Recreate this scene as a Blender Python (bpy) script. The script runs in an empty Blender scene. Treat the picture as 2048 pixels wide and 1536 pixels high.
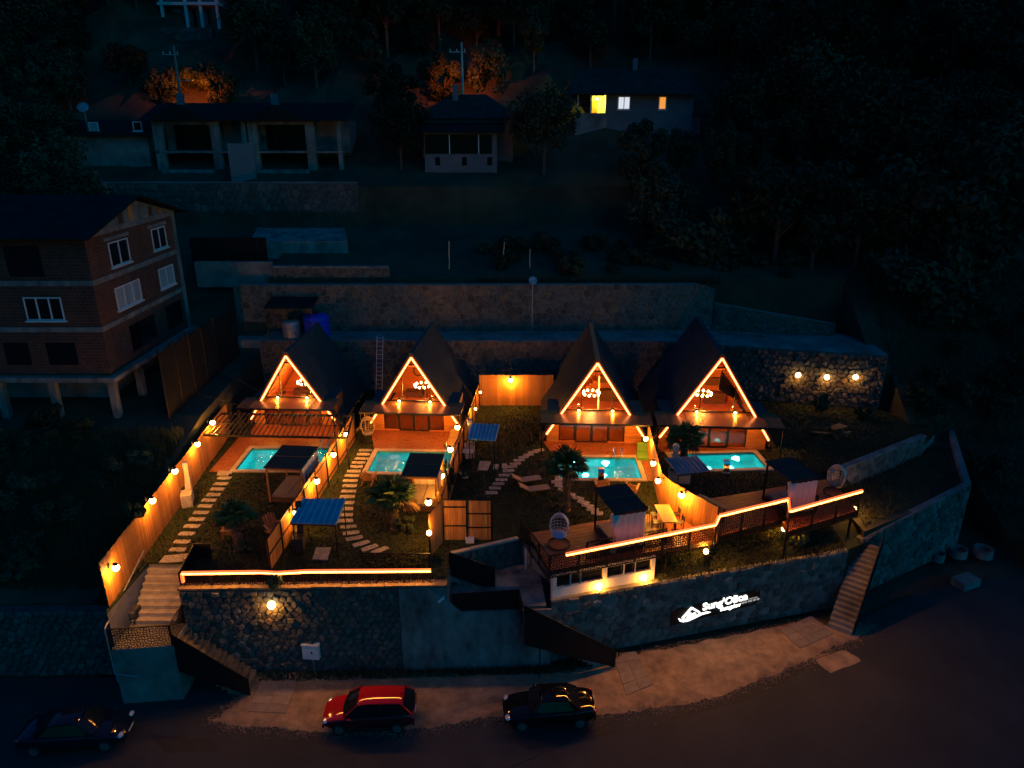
import bpy, math, random
import numpy as np
from mathutils import Vector, Matrix
from mathutils.geometry import tessellate_polygon

sc = bpy.context.scene
PI = math.pi
R = math.radians
# ------------------------------------------------------------------ camera, sky, exposure
FPX, CH, PITCH = 1440.0, 21.5, R(20)            # focal length in photo pixels, height above the lawn, tilt
cd = bpy.data.cameras.new('camera'); cam = bpy.data.objects.new('camera', cd)
sc.collection.objects.link(cam)
cd.sensor_width = 36; cd.lens = FPX / 2048 * 36; cd.clip_end = 1200; cd.clip_start = 0.5
cam.location = (0, 0, CH); cam.rotation_euler = (PI / 2 - PITCH, 0, 0)
sc.camera = cam
w = bpy.data.worlds.new('World'); sc.world = w; w.use_nodes = True
nt = w.node_tree
bg = nt.nodes['Background']
sky = nt.nodes.new('ShaderNodeTexSky'); sky.sky_type = 'NISHITA'; sky.sun_disc = False
sky.sun_elevation = R(4); sky.sun_rotation = R(118); sky.ozone_density = 6; sky.air_density = 1.4
tint = nt.nodes.new('ShaderNodeMix'); tint.data_type = 'RGBA'; tint.blend_type = 'MULTIPLY'
tint.inputs[0].default_value = 1; tint.inputs[7].default_value = (0.012, 0.86, 1.2, 1)   # blue of late dusk
nt.links.new(sky.outputs[0], tint.inputs[6]); nt.links.new(tint.outputs[2], bg.inputs[0])
bg.inputs[1].default_value = 0.15
sl = bpy.data.lights.new('sun', 'SUN'); sl.energy = 0.1; sl.angle = R(40); sl.color = (0.03, 0.65, 1.0)
so = bpy.data.objects.new('sun', sl); sc.collection.objects.link(so)
so.rotation_euler = (R(56), 0, R(38))
vs = sc.view_settings
vs.view_transform = 'Standard'; vs.look = 'None'; vs.exposure = 0.0; vs.gamma = 1; vs.use_curve_mapping = False
cy = sc.cycles
cy.use_denoising = True; cy.max_bounces = 4; cy.diffuse_bounces = 2; cy.glossy_bounces = 2; cy.adaptive_threshold = 0.03
cy.transmission_bounces = 4; cy.transparent_max_bounces = 8; cy.sample_clamp_indirect = 2.5
cy.caustics_reflective = False; cy.caustics_refractive = False

# ------------------------------------------------------------------ pixel -> place helpers
CT, ST = math.cos(PITCH), math.sin(PITCH)
def ray(u, v):
    a, b = (u - 1024) / FPX, (768 - v) / FPX
    return Vector((a, CT + b * ST, -ST + b * CT))
def P(u, v, z=0.0):
    d = ray(u, v); t = (z - CH) / d.z
    return Vector((d.x * t, d.y * t, z))
def PY(u, v, y):
    d = ray(u, v); t = y / d.y
    return Vector((d.x * t, y, CH + d.z * t))
def proj(p):
    x, y, z = p[0], p[1], p[2] - CH
    dep = y * CT - z * ST
    return (1024 + FPX * x / dep, 768 - FPX * (y * ST + z * CT) / dep, dep)

# ------------------------------------------------------------------ materials
MATS = {}
def mat(name, col, rough=0.75, metal=0.0, var=0.3, scale=3.0, bump=0.0, bscale=None, spec=0.4, detail=5, stretch=(1, 1, 1), col2=None, rnd=0.0, coat=0.0):
    m = bpy.data.materials.new(name); m.use_nodes = True; MATS[name] = m
    n, l = m.node_tree.nodes, m.node_tree.links
    b = n['Principled BSDF']
    b.inputs['Roughness'].default_value = rough; b.inputs['Metallic'].default_value = metal
    b.inputs['Specular IOR Level'].default_value = spec
    if coat: b.inputs['Coat Weight'].default_value = coat; b.inputs['Coat Roughness'].default_value = 0.04
    tc = n.new('ShaderNodeTexCoord'); mp = n.new('ShaderNodeMapping'); mp.inputs[3].default_value = stretch
    l.new(tc.outputs['Object'], mp.inputs[0])
    no = n.new('ShaderNodeTexNoise'); no.inputs['Scale'].default_value = scale; no.inputs['Detail'].default_value = detail
    no.inputs['Roughness'].default_value = 0.65
    l.new(mp.outputs[0], no.inputs[0])
    rp = n.new('ShaderNodeValToRGB')
    c2 = col2 or tuple(c * (1 - var) for c in col)
    c1 = col if col2 else tuple(min(1, c * (1 + var)) for c in col)
    rp.color_ramp.elements[0].position = 0.3; rp.color_ramp.elements[1].position = 0.7
    rp.color_ramp.elements[0].color = (*c2, 1); rp.color_ramp.elements[1].color = (*c1, 1)
    l.new(no.outputs[0], rp.inputs[0])
    out = rp.outputs[0]
    if rnd:
        oi = n.new('ShaderNodeObjectInfo'); mr = n.new('ShaderNodeMapRange')
        mr.inputs[3].default_value = 1 - rnd; mr.inputs[4].default_value = 1 + rnd
        l.new(oi.outputs['Random'], mr.inputs[0])
        mx = n.new('ShaderNodeMix'); mx.data_type = 'RGBA'; mx.blend_type = 'MULTIPLY'; mx.inputs[0].default_value = 1
        l.new(out, mx.inputs[6]); l.new(mr.outputs[0], mx.inputs[7]); out = mx.outputs[2]
    l.new(out, b.inputs['Base Color'])
    if bump:
        nb = n.new('ShaderNodeTexNoise'); nb.inputs['Scale'].default_value = bscale or scale * 4; nb.inputs['Detail'].default_value = 6
        l.new(mp.outputs[0], nb.inputs[0])
        bp = n.new('ShaderNodeBump'); bp.inputs['Strength'].default_value = bump; bp.inputs['Distance'].default_value = 0.05
        l.new(nb.outputs[0], bp.inputs['Height']); l.new(bp.outputs[0], b.inputs['Normal'])
    return m
def emit(name, col, strength):
    m = bpy.data.materials.new(name); m.use_nodes = True; MATS[name] = m
    n, l = m.node_tree.nodes, m.node_tree.links
    b = n['Principled BSDF']; b.inputs['Base Color'].default_value = (0.6, 0.5, 0.4, 1); b.inputs['Roughness'].default_value = 0.4
    b.inputs['Emission Color'].default_value = (*col, 1); b.inputs['Emission Strength'].default_value = strength
    return m
def glassm(name, col=(1, 1, 1), refl=0.9, rough=0.02):
    m = bpy.data.materials.new(name); m.use_nodes = True; MATS[name] = m
    n, l = m.node_tree.nodes, m.node_tree.links
    n.remove(n['Principled BSDF'])
    tr = n.new('ShaderNodeBsdfTransparent'); tr.inputs[0].default_value = (*col, 1)
    gl = n.new('ShaderNodeBsdfGlossy'); gl.inputs[0].default_value = (refl, refl, refl, 1); gl.inputs[1].default_value = rough
    fr = n.new('ShaderNodeFresnel'); fr.inputs[0].default_value = 1.55
    mx = n.new('ShaderNodeMixShader')
    l.new(fr.outputs[0], mx.inputs[0]); l.new(tr.outputs[0], mx.inputs[1]); l.new(gl.outputs[0], mx.inputs[2])
    l.new(mx.outputs[0], n['Material Output'].inputs[0])
    return m
def perforated(name, col, scale, solid=0.075):
    m = mat(name, col, 0.45, 0.6, 0.2, 6)
    n, l = m.node_tree.nodes, m.node_tree.links
    tc = n.new('ShaderNodeTexCoord'); sp = n.new('ShaderNodeSeparateXYZ'); cb = n.new('ShaderNodeCombineXYZ')
    l.new(tc.outputs['Object'], sp.inputs[0]); l.new(sp.outputs[0], cb.inputs[0]); l.new(sp.outputs[2], cb.inputs[1])
    vo = n.new('ShaderNodeTexVoronoi'); vo.voronoi_dimensions = '2D'; vo.feature = 'DISTANCE_TO_EDGE'
    vo.inputs['Scale'].default_value = scale; vo.inputs['Randomness'].default_value = 0.75
    l.new(cb.outputs[0], vo.inputs['Vector'])
    gt = n.new('ShaderNodeMath'); gt.operation = 'GREATER_THAN'; gt.inputs[1].default_value = solid
    l.new(vo.outputs['Distance'], gt.inputs[0])
    tr = n.new('ShaderNodeBsdfTransparent'); mx = n.new('ShaderNodeMixShader')
    l.new(gt.outputs[0], mx.inputs[0]); l.new(n['Principled BSDF'].outputs[0], mx.inputs[1]); l.new(tr.outputs[0], mx.inputs[2])
    l.new(mx.outputs[0], n['Material Output'].inputs[0])
    return m
def brickm(name):
    m = mat(name, (0.09, 0.042, 0.028), 0.95, 0, 0.7, 1.1, detail=9)
    n, l = m.node_tree.nodes, m.node_tree.links
    tc = n.new('ShaderNodeTexCoord'); sp = n.new('ShaderNodeSeparateXYZ'); cb = n.new('ShaderNodeCombineXYZ'); ad = n.new('ShaderNodeMath')
    l.new(tc.outputs['Object'], sp.inputs[0]); l.new(sp.outputs[0], ad.inputs[0]); l.new(sp.outputs[1], ad.inputs[1])
    l.new(ad.outputs[0], cb.inputs[0]); l.new(sp.outputs[2], cb.inputs[1])
    br = n.new('ShaderNodeTexBrick'); br.inputs['Scale'].default_value = 1; br.inputs['Brick Width'].default_value = 0.32
    br.inputs['Row Height'].default_value = 0.21; br.inputs['Mortar Size'].default_value = 0.014
    br.inputs['Color1'].default_value = (0.14, 0.042, 0.024, 1); br.inputs['Color2'].default_value = (0.065, 0.024, 0.017, 1)
    br.inputs['Mortar'].default_value = (0.16, 0.14, 0.12, 1); br.inputs['Bias'].default_value = -0.1
    l.new(cb.outputs[0], br.inputs['Vector'])
    old = n['Principled BSDF'].inputs['Base Color'].links[0].from_socket
    mx = n.new('ShaderNodeMix'); mx.data_type = 'RGBA'; mx.blend_type = 'MIX'; mx.inputs[0].default_value = 0.45
    l.new(br.outputs[0], mx.inputs[6]); l.new(old, mx.inputs[7]); l.new(mx.outputs[2], n['Principled BSDF'].inputs['Base Color'])
    bp = n.new('ShaderNodeBump'); bp.inputs['Strength'].default_value = 0.5; bp.inputs['Distance'].default_value = 0.02; bp.invert = True
    l.new(br.outputs['Fac'], bp.inputs['Height']); l.new(bp.outputs[0], n['Principled BSDF'].inputs['Normal'])
    return m
mat('asphalt', (0.045, 0.046, 0.048), 0.9, 0, 0.35, 0.35, 0.6, 45, detail=10, col2=(0.026, 0.027, 0.028))
mat('tar', (0.02, 0.02, 0.02), 0.8)
mat('gravel', (0.48, 0.33, 0.2), 0.95, 0, 0.45, 1.3, 1.0, 48, detail=12, col2=(0.16, 0.12, 0.085))
mat('paving', (0.22, 0.185, 0.155), 0.85, 0, 0.2, 3, 0.3, 30, rnd=0.12)
mat('concrete', (0.33, 0.32, 0.30), 0.85, 0, 0.3, 1.1, 0.6, 5, detail=10, stretch=(1, 1, 0.45), col2=(0.06, 0.06, 0.056))
mat('rough_concrete', (0.25, 0.245, 0.23), 0.92, 0, 0.5, 0.8, 1.0, 2.6, detail=9, col2=(0.07, 0.07, 0.065))
mat('old_concrete', (0.2, 0.2, 0.19), 0.9, 0, 0.5, 0.6, 0.5, 5)
mat('mortar', (0.2, 0.185, 0.165), 0.95, 0, 0.3, 2, 0.6, 12)
mat('mortar_dark', (0.06, 0.058, 0.054), 0.95, 0, 0.4, 2, 0.6, 12)
mat('stone_a', (0.13, 0.118, 0.105), 0.9, 0, 0.5, 3.5, 1.0, 9, rnd=0.18)
mat('stone_b', (0.09, 0.085, 0.078), 0.9, 0, 0.5, 3.5, 1.0, 9, rnd=0.18)
mat('stone_c', (0.17, 0.125, 0.085), 0.9, 0, 0.5, 3.5, 1.0, 9, rnd=0.18)
mat('step_stone', (0.42, 0.36, 0.28), 0.85, 0, 0.3, 3, 0.5, 12, rnd=0.15)
mat('coping', (0.5, 0.41, 0.3), 0.7, 0, 0.2, 3, 0.3, 14, rnd=0.1)
mat('lawn', (0.02, 0.04, 0.012), 0.95, 0, 0.5, 0.55, 0.9, 26, detail=8, col2=(0.032, 0.028, 0.011))
mat('grass', (0.022, 0.05, 0.013), 0.9, 0, 0.5, 0.5, detail=8, col2=(0.036, 0.034, 0.013))
mat('grass_dry', (0.045, 0.055, 0.022), 0.9, 0, 0.5, 0.8)
mat('soil', (0.05, 0.05, 0.03), 1.0, 0, 0.5, 0.25, 0.9, 4)
mat('leaf', (0.032, 0.056, 0.034), 0.95, 0, 0.45, 0.6, spec=0.05, rnd=0.35)
mat('leaf_pale', (0.05, 0.074, 0.044), 0.95, 0, 0.45, 0.6, spec=0.05, rnd=0.3)
mat('palm_leaf', (0.08, 0.14, 0.045), 0.55, 0, 0.3, 2, rnd=0.3)
mat('palm_dry', (0.2, 0.13, 0.05), 0.8, 0, 0.3, 2, rnd=0.3)
mat('bark', (0.12, 0.09, 0.065), 0.95, 0, 0.4, 6, 0.8, 18)
mat('fence_wood', (0.50, 0.21, 0.055), 0.6, 0, 0.35, 2.2, 0.25, 9, stretch=(6, 6, 0.5), rnd=0.22)
mat('siding', (0.55, 0.22, 0.055), 0.55, 0, 0.35, 2.2, 0.2, 9, stretch=(0.6, 3, 9), rnd=0.1)
mat('deck_wood', (0.34, 0.105, 0.04), 0.42, 0, 0.35, 2.0, 0.2, 8, stretch=(0.5, 7, 1))
mat('dark_wood', (0.10, 0.055, 0.03), 0.6, 0, 0.3, 3, 0.2, 10, stretch=(1, 6, 6))
mat('inner_wood', (0.6, 0.19, 0.06), 0.5, 0, 0.25, 1.6, 0.1, 8, stretch=(0.6, 3, 6))
mat('chair_wood', (0.38, 0.17, 0.06), 0.5, 0, 0.3, 3, 0.15, 10, rnd=0.15)
mat('roof_sheet', (0.06, 0.075, 0.085), 0.45, 0.1, 0.25, 1.2, 0.08, 6)
mat('canopy_sheet', (0.36, 0.18, 0.08), 0.3, 0.3, 0.2, 0.8, 0.012, 1.2)
mat('blue_sheet', (0.17, 0.42, 0.55), 0.4, 0.1, 0.2, 1.5, 0.1, 6)
mat('blue_rib', (0.45, 0.62, 0.68), 0.35, 0.1, 0.2, 1.5)
mat('grey_sheet', (0.34, 0.34, 0.34), 0.35, 0.5, 0.2, 1.5, 0.1, 6)
mat('black_metal', (0.02, 0.02, 0.022), 0.45, 0.5, 0.2, 6)
mat('grey_metal', (0.32, 0.32, 0.32), 0.4, 0.8, 0.2, 4)
mat('chrome', (0.75, 0.75, 0.75), 0.15, 1.0, 0.05, 4)
mat('galv', (0.4, 0.41, 0.42), 0.5, 0.6, 0.2, 5)
mat('white_paint', (0.72, 0.71, 0.68), 0.6, 0, 0.1, 1.2, 0.15, 8)
mat('white_plastic', (0.7, 0.7, 0.7), 0.4, 0, 0.05, 4)
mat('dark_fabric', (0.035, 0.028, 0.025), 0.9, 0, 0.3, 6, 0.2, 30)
mat('brown_fabric', (0.09, 0.05, 0.03), 0.9, 0, 0.3, 6, 0.2, 30)
mat('netting', (0.004, 0.005, 0.005), 0.95, 0, 0.4, 1.5, 0.4, 6)
mat('curtain', (0.68, 0.6, 0.48), 0.85, 0, 0.1, 4, 0.3, 5, stretch=(6, 6, 0.4))
mat('wicker', (0.62, 0.45, 0.22), 0.7, 0, 0.3, 14, 0.4, 40)
mat('white_wicker', (0.62, 0.62, 0.62), 0.7, 0, 0.2, 14, 0.4, 40)
mat('blue_cushion', (0.28, 0.4, 0.62), 0.9, 0, 0.2, 6)
mat('green_cushion', (0.14, 0.34, 0.05), 0.9, 0, 0.2, 6, 0.2, 20)
mat('green_plastic', (0.05, 0.5, 0.1), 0.5)
mat('tan_fabric', (0.26, 0.21, 0.16), 0.9, 0, 0.2, 6)
mat('yellow_plastic', (0.38, 0.23, 0.08), 0.5, 0, 0.1, 5)
mat('stone_bbq', (0.5, 0.44, 0.36), 0.85, 0, 0.25, 5, 0.5, 20)
mat('pool_tile', (0.12, 0.66, 0.66), 0.35, 0, 0.25, 1.1, 0, detail=8, col2=(0.02, 0.34, 0.37))
mat('blue_tank', (0.03, 0.05, 0.6), 0.4, 0, 0.15, 2)
mat('blue_box', (0.16, 0.3, 0.6), 0.6, 0, 0.2, 3)
mat('red_car', (0.36, 0.01, 0.014), 0.55, 0.0, 0.03, 2, spec=0.0, coat=1.0)
mat('black_car', (0.006, 0.006, 0.007), 0.5, 0.0, 0.03, 2, spec=0.0, coat=0.8)
mat('blue_car', (0.006, 0.011, 0.022), 0.5, 0.0, 0.03, 2, spec=0.0, coat=0.8)
mat('car_glass', (0.01, 0.011, 0.012), 0.06, 0, 0.0, 2, spec=0.6)
mat('tyre', (0.015, 0.015, 0.015), 0.85)
mat('lamp_clear', (0.7, 0.75, 0.8), 0.12, 0.4, 0.05, 4, coat=1.0)
mat('lamp_red', (0.4, 0.01, 0.01), 0.2, 0, 0.05, 4, coat=1.0)
mat('tile_roof', (0.05, 0.042, 0.04), 0.95, 0, 0.4, 1.2, 0.5, 10, spec=0.05)
mat('dark_roof', (0.015, 0.023, 0.024), 0.95, 0, 0.4, 0.8, 0.4, 6, spec=0.05)
mat('plaster_blue', (0.14, 0.16, 0.18), 0.9, 0, 0.2, 0.7, 0.2, 8)
mat('window_dark', (0.008, 0.01, 0.013), 0.08, 0, 0, 2, spec=0.6)
mat('window_pale', (0.30, 0.38, 0.42), 0.3, 0, 0.2, 1.2, stretch=(4, 4, 0.3))
mat('snow_bed', (0.6, 0.58, 0.55), 0.9)
brickm('brick')
perforated('laser_cut', (0.014, 0.012, 0.011), 7.5, 0.09)
glassm('clear_glass')
glassm('smoke_glass', (0.3, 0.27, 0.27), 1.0)
WARM = (1.0, 0.35, 0.028)
emit('bulb', (1.0, 0.58, 0.20), 22)
emit('bulb_small', (1.0, 0.66, 0.28), 22)
emit('led_core', (1.0, 0.42, 0.13), 9)
emit('led_halo', (1.0, 0.11, 0.005), 2.2)  # halo of the light strips, built as a wide glowing orange band
emit('pool_bulb', (0.72, 1.0, 1.0), 40)
emit('sign_dim', (1.0, 0.98, 0.92), 0.3)
emit('sign_light', (1.0, 0.98, 0.92), 2.0)
emit('lit_white', (0.85, 0.9, 1.0), 0.8)
emit('lit_yellow', (0.75, 0.62, 0.03), 0.55)
emit('lit_orange', (1.0, 0.35, 0.04), 0.9)
def water_mat():
    m = bpy.data.materials.new('water'); m.use_nodes = True; MATS['water'] = m
    n, l = m.node_tree.nodes, m.node_tree.links
    n.remove(n['Principled BSDF'])
    tc = n.new('ShaderNodeTexCoord'); no = n.new('ShaderNodeTexNoise'); no.inputs['Scale'].default_value = 2.6; no.inputs['Detail'].default_value = 3
    l.new(tc.outputs['Object'], no.inputs[0])
    bp = n.new('ShaderNodeBump'); bp.inputs['Strength'].default_value = 0.6; bp.inputs['Distance'].default_value = 0.15
    l.new(no.outputs[0], bp.inputs['Height'])
    rf = n.new('ShaderNodeBsdfRefraction'); rf.inputs['IOR'].default_value = 1.33; rf.inputs[0].default_value = (0.26, 0.96, 0.93, 1); rf.inputs['Roughness'].default_value = 0.0
    gl = n.new('ShaderNodeBsdfGlossy'); gl.inputs[1].default_value = 0.03
    fr = n.new('ShaderNodeFresnel'); fr.inputs[0].default_value = 1.33
    mx = n.new('ShaderNodeMixShader')
    for s in (rf, gl, fr): l.new(bp.outputs[0], s.inputs['Normal'])
    l.new(fr.outputs[0], mx.inputs[0]); l.new(rf.outputs[0], mx.inputs[1]); l.new(gl.outputs[0], mx.inputs[2])
    l.new(mx.outputs[0], n['Material Output'].inputs[0])
water_mat()

# ------------------------------------------------------------------ mesh helpers
COL = sc.collection
V = Vector
class MB:
    def __init__(s): s.v = []; s.f = []
    def add(s, vs, fs):
        o = len(s.v); s.v += [tuple(p) for p in vs]; s.f += [tuple(i + o for i in f) for f in fs]; return s
    def box(s, x0, x1, y0, y1, z0, z1):
        return s.add([(x0, y0, z0), (x1, y0, z0), (x1, y1, z0), (x0, y1, z0), (x0, y0, z1), (x1, y0, z1), (x1, y1, z1), (x0, y1, z1)],
                     [(3, 2, 1, 0), (4, 5, 6, 7), (0, 1, 5, 4), (1, 2, 6, 5), (2, 3, 7, 6), (3, 0, 4, 7)])
    def beam(s, a, b, wd, h, up=(0, 0, 1)):
        a, b = V(a), V(b); d = (b - a).normalized(); up = V(up)
        sd = d.cross(up)
        if sd.length < 1e-4: sd = d.cross(V((0, 1, 0)))
        sd.normalize(); u = sd.cross(d).normalized(); sd *= wd / 2; u *= h / 2
        return s.add([a - sd - u, a + sd - u, a + sd + u, a - sd + u, b - sd - u, b + sd - u, b + sd + u, b - sd + u],
                     [(0, 1, 2, 3), (7, 6, 5, 4), (4, 5, 1, 0), (5, 6, 2, 1), (6, 7, 3, 2), (7, 4, 0, 3)])
    def tube(s, a, b, r, n=8, r2=None):
        a, b = V(a), V(b); r2 = r if r2 is None else r2; d = (b - a).normalized()
        x = d.orthogonal().normalized(); y = d.cross(x)
        vs = [a + (x * math.cos(2 * PI * i / n) + y * math.sin(2 * PI * i / n)) * r for i in range(n)]
        vs += [b + (x * math.cos(2 * PI * i / n) + y * math.sin(2 * PI * i / n)) * r2 for i in range(n)]
        fs = [(i, (i + 1) % n, n + (i + 1) % n, n + i) for i in range(n)] + [tuple(range(n - 1, -1, -1)), tuple(range(n, 2 * n))]
        return s.add(vs, fs)
    def path(s, pts, r, n=6):
        for a, b in zip(pts, pts[1:]): s.tube(a, b, r, n)
        return s
    def prism(s, poly, z0, z1, holes=()):
        """polygon in plan, extruded; holes open through"""
        loops = [[V((p[0], p[1], 0)) for p in poly]] + [[V((p[0], p[1], 0)) for p in h] for h in holes]
        tri = tessellate_polygon(loops); flat = [p for lp in loops for p in lp]; n = len(flat)
        zt = z1 if callable(z1) else (lambda x, y: z1)
        vs = [(p.x, p.y, zt(p.x, p.y)) for p in flat] + [(p.x, p.y, z0) for p in flat]
        fs = []
        for t in tri:
            a, b, c = (flat[i] for i in t)
            up = (b - a).cross(c - a).z > 0
            t = tuple(t) if up else tuple(reversed(t))
            fs.append(t); fs.append(tuple(n + i for i in reversed(t)))
        o = 0
        for k, lp in enumerate(loops):
            m = len(lp); area = sum(lp[i].x * lp[(i + 1) % m].y - lp[(i + 1) % m].x * lp[i].y for i in range(m))
            for i in range(m):
                j = (i + 1) % m; q = (o + i, n + o + i, n + o + j, o + j)
                fs.append(q if (area > 0) == (k == 0) else q[::-1]) if False else fs.append(q if area > 0 else q[::-1])
            o += m
        return s.add(vs, fs)
    def slab(s, pts, vec):
        """3-d polygon pushed along vec"""
        n = len(pts); pts = [V(p) for p in pts]; vec = V(vec)
        return s.add(pts + [p + vec for p in pts], [tuple(range(n)), tuple(range(2 * n - 1, n - 1, -1))] + [(i, n + i, n + (i + 1) % n, (i + 1) % n) for i in range(n)])
    def lathe(s, prof, n=12, c=(0, 0, 0)):
        k = len(prof); vs = []
        for i in range(n):
            a = 2 * PI * i / n
            vs += [(c[0] + r * math.cos(a), c[1] + r * math.sin(a), c[2] + z) for r, z in prof]
        fs = [(i * k + j, ((i + 1) % n) * k + j, ((i + 1) % n) * k + j + 1, i * k + j + 1) for i in range(n) for j in range(k - 1)]
        return s.add(vs, fs)
    def ball(s, c, r, n=10, sz=1.0):
        m = 6
        return s.lathe([(r * math.sin(PI * j / m) + 1e-4, -r * sz * math.cos(PI * j / m)) for j in range(m + 1)], n, c)
    def mesh(s, name):
        me = bpy.data.meshes.new(name); me.from_pydata(s.v, [], s.f); me.update(); return me
    def build(s, name, m, parent=None, world=False, smooth=False):
        return mkobj(name, s.mesh(name), m, parent, world, smooth)
def mkobj(name, me, m, parent=None, world=False, smooth=False):
    if not me.materials: me.materials.append(MATS[m])
    if smooth:
        for p in me.polygons: p.use_smooth = True
    o = bpy.data.objects.new(name, me); COL.objects.link(o)
    if parent is not None:
        o.parent = parent
        if world: o.location = -parent.location
    return o
def tag(o, label=None, cat=None, group=None, kind=None):
    for k, x in (('label', label), ('category', cat), ('group', group), ('kind', kind)):
        if x: o[k] = x
    return o
def thing(name, label, cat, loc=(0, 0, 0), rz=0.0, group=None):
    o = bpy.data.objects.new(name, None); COL.objects.link(o); o.empty_display_size = 0.2
    o.location = loc; o.rotation_euler = (0, 0, rz)
    return tag(o, label, cat, group)
def struct(name, mb, m, **k):
    return tag(mb.build(name, m, **k), kind='structure')
def stuff(name, mb, m, label, cat=None, **k):
    return tag(mb.build(name, m, **k), label, cat, kind='stuff')
def dup(root, loc, rz, label, group=None):
    r = root.copy(); COL.objects.link(r); r.location = loc; r.rotation_euler = (0, 0, rz); r['label'] = label
    if group: r['group'] = group
    for ch in list(root.children):
        c = ch.copy(); COL.objects.link(c); c.parent = r
        for g in list(ch.children):
            d = g.copy(); COL.objects.link(d); d.parent = c
    return r
LW = 10.0
def plight(parent, loc, watt, col=WARM, r=0.08, world=False):
    ld = bpy.data.lights.new('lamp_light', 'POINT'); ld.energy = watt * LW; ld.color = col; ld.shadow_soft_size = r
    o = bpy.data.objects.new('lamp_light', ld); COL.objects.link(o); o.parent = parent; o.location = loc
    if world: o.location = V(loc) - parent.location
    return o
def spot(parent, loc, target, watt, angle, col=WARM, blend=0.3, r=0.05, world=True):
    ld = bpy.data.lights.new('lamp_light', 'SPOT'); ld.energy = watt; ld.color = col; ld.shadow_soft_size = r
    ld.spot_size = R(angle); ld.spot_blend = blend
    o = bpy.data.objects.new('lamp_light', ld); COL.objects.link(o); o.parent = parent
    o.location = V(loc) - parent.location
    o.rotation_euler = (V(target) - V(loc)).to_track_quat('-Z', 'Y').to_euler()
    return o

def strip_light(parent, a, b, watt, aim=(0, -.7, -.7), col=(1.0, 0.36, 0.05)):
    a, b = V(a), V(b); ld = bpy.data.lights.new('strip_light', 'AREA'); ld.shape = 'RECTANGLE'; ld.size = (b - a).length; ld.size_y = .03; ld.energy = watt; ld.color = col
    o = bpy.data.objects.new('strip_light', ld); COL.objects.link(o); o.parent = parent
    x = (b - a).normalized(); z = -V(aim); z = (z - x * z.dot(x)).normalized(); y = z.cross(x)
    m = Matrix((x, y, z)).transposed(); o.rotation_euler = m.to_euler(); o.location = (a + b) / 2 - parent.location
    return o
# ------------------------------------------------------------------ stones of a wall: one object for each stone
def cells(L, H, size, rng):
    nx, ny = max(1, round(L / size)), max(1, round(H / (size * 0.86)))
    pts = []
    for j in range(ny):
        for i in range(nx + (j % 2)):
            x = (i + (0.5 if j % 2 == 0 else 0.0)) * L / nx + rng.uniform(-.3, .3) * size
            y = (j + 0.5) * H / ny + rng.uniform(-.28, .28) * size
            pts.append((min(max(x, 0.02), L - 0.02), min(max(y, 0.02), H - 0.02)))
    grid = {}
    for k, p in enumerate(pts): grid.setdefault((int(p[0] / size / 2), int(p[1] / size / 2)), []).append(k)
    out = []
    for k, p in enumerate(pts):
        poly = [(0, 0), (L, 0), (L, H), (0, H)]
        poly = [(min(max(q[0], p[0] - 2 * size), p[0] + 2 * size), min(max(q[1], p[1] - 2 * size), p[1] + 2 * size)) for q in poly]
        gi, gj = int(p[0] / size / 2), int(p[1] / size / 2)
        for a in (-1, 0, 1):
            for b in (-1, 0, 1):
                for m in grid.get((gi + a, gj + b), ()):
                    if m == k: continue
                    q = pts[m]; nx_, ny_ = q[0] - p[0], q[1] - p[1]
                    c = nx_ * (p[0] + q[0]) / 2 + ny_ * (p[1] + q[1]) / 2
                    new = []
                    for e in range(len(poly)):
                        A, B = poly[e], poly[(e + 1) % len(poly)]
                        da, db = nx_ * A[0] + ny_ * A[1] - c, nx_ * B[0] + ny_ * B[1] - c
                        if da <= 0: new.append(A)
                        if (da < 0 < db) or (db < 0 < da):
                            t = da / (da - db); new.append((A[0] + t * (B[0] - A[0]), A[1] + t * (B[1] - A[1])))
                    poly = new
                    if len(poly) < 3: break
                if len(poly) < 3: break
            if len(poly) < 3: break
        if len(poly) >= 3: out.append((p, poly))
    return out
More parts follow.
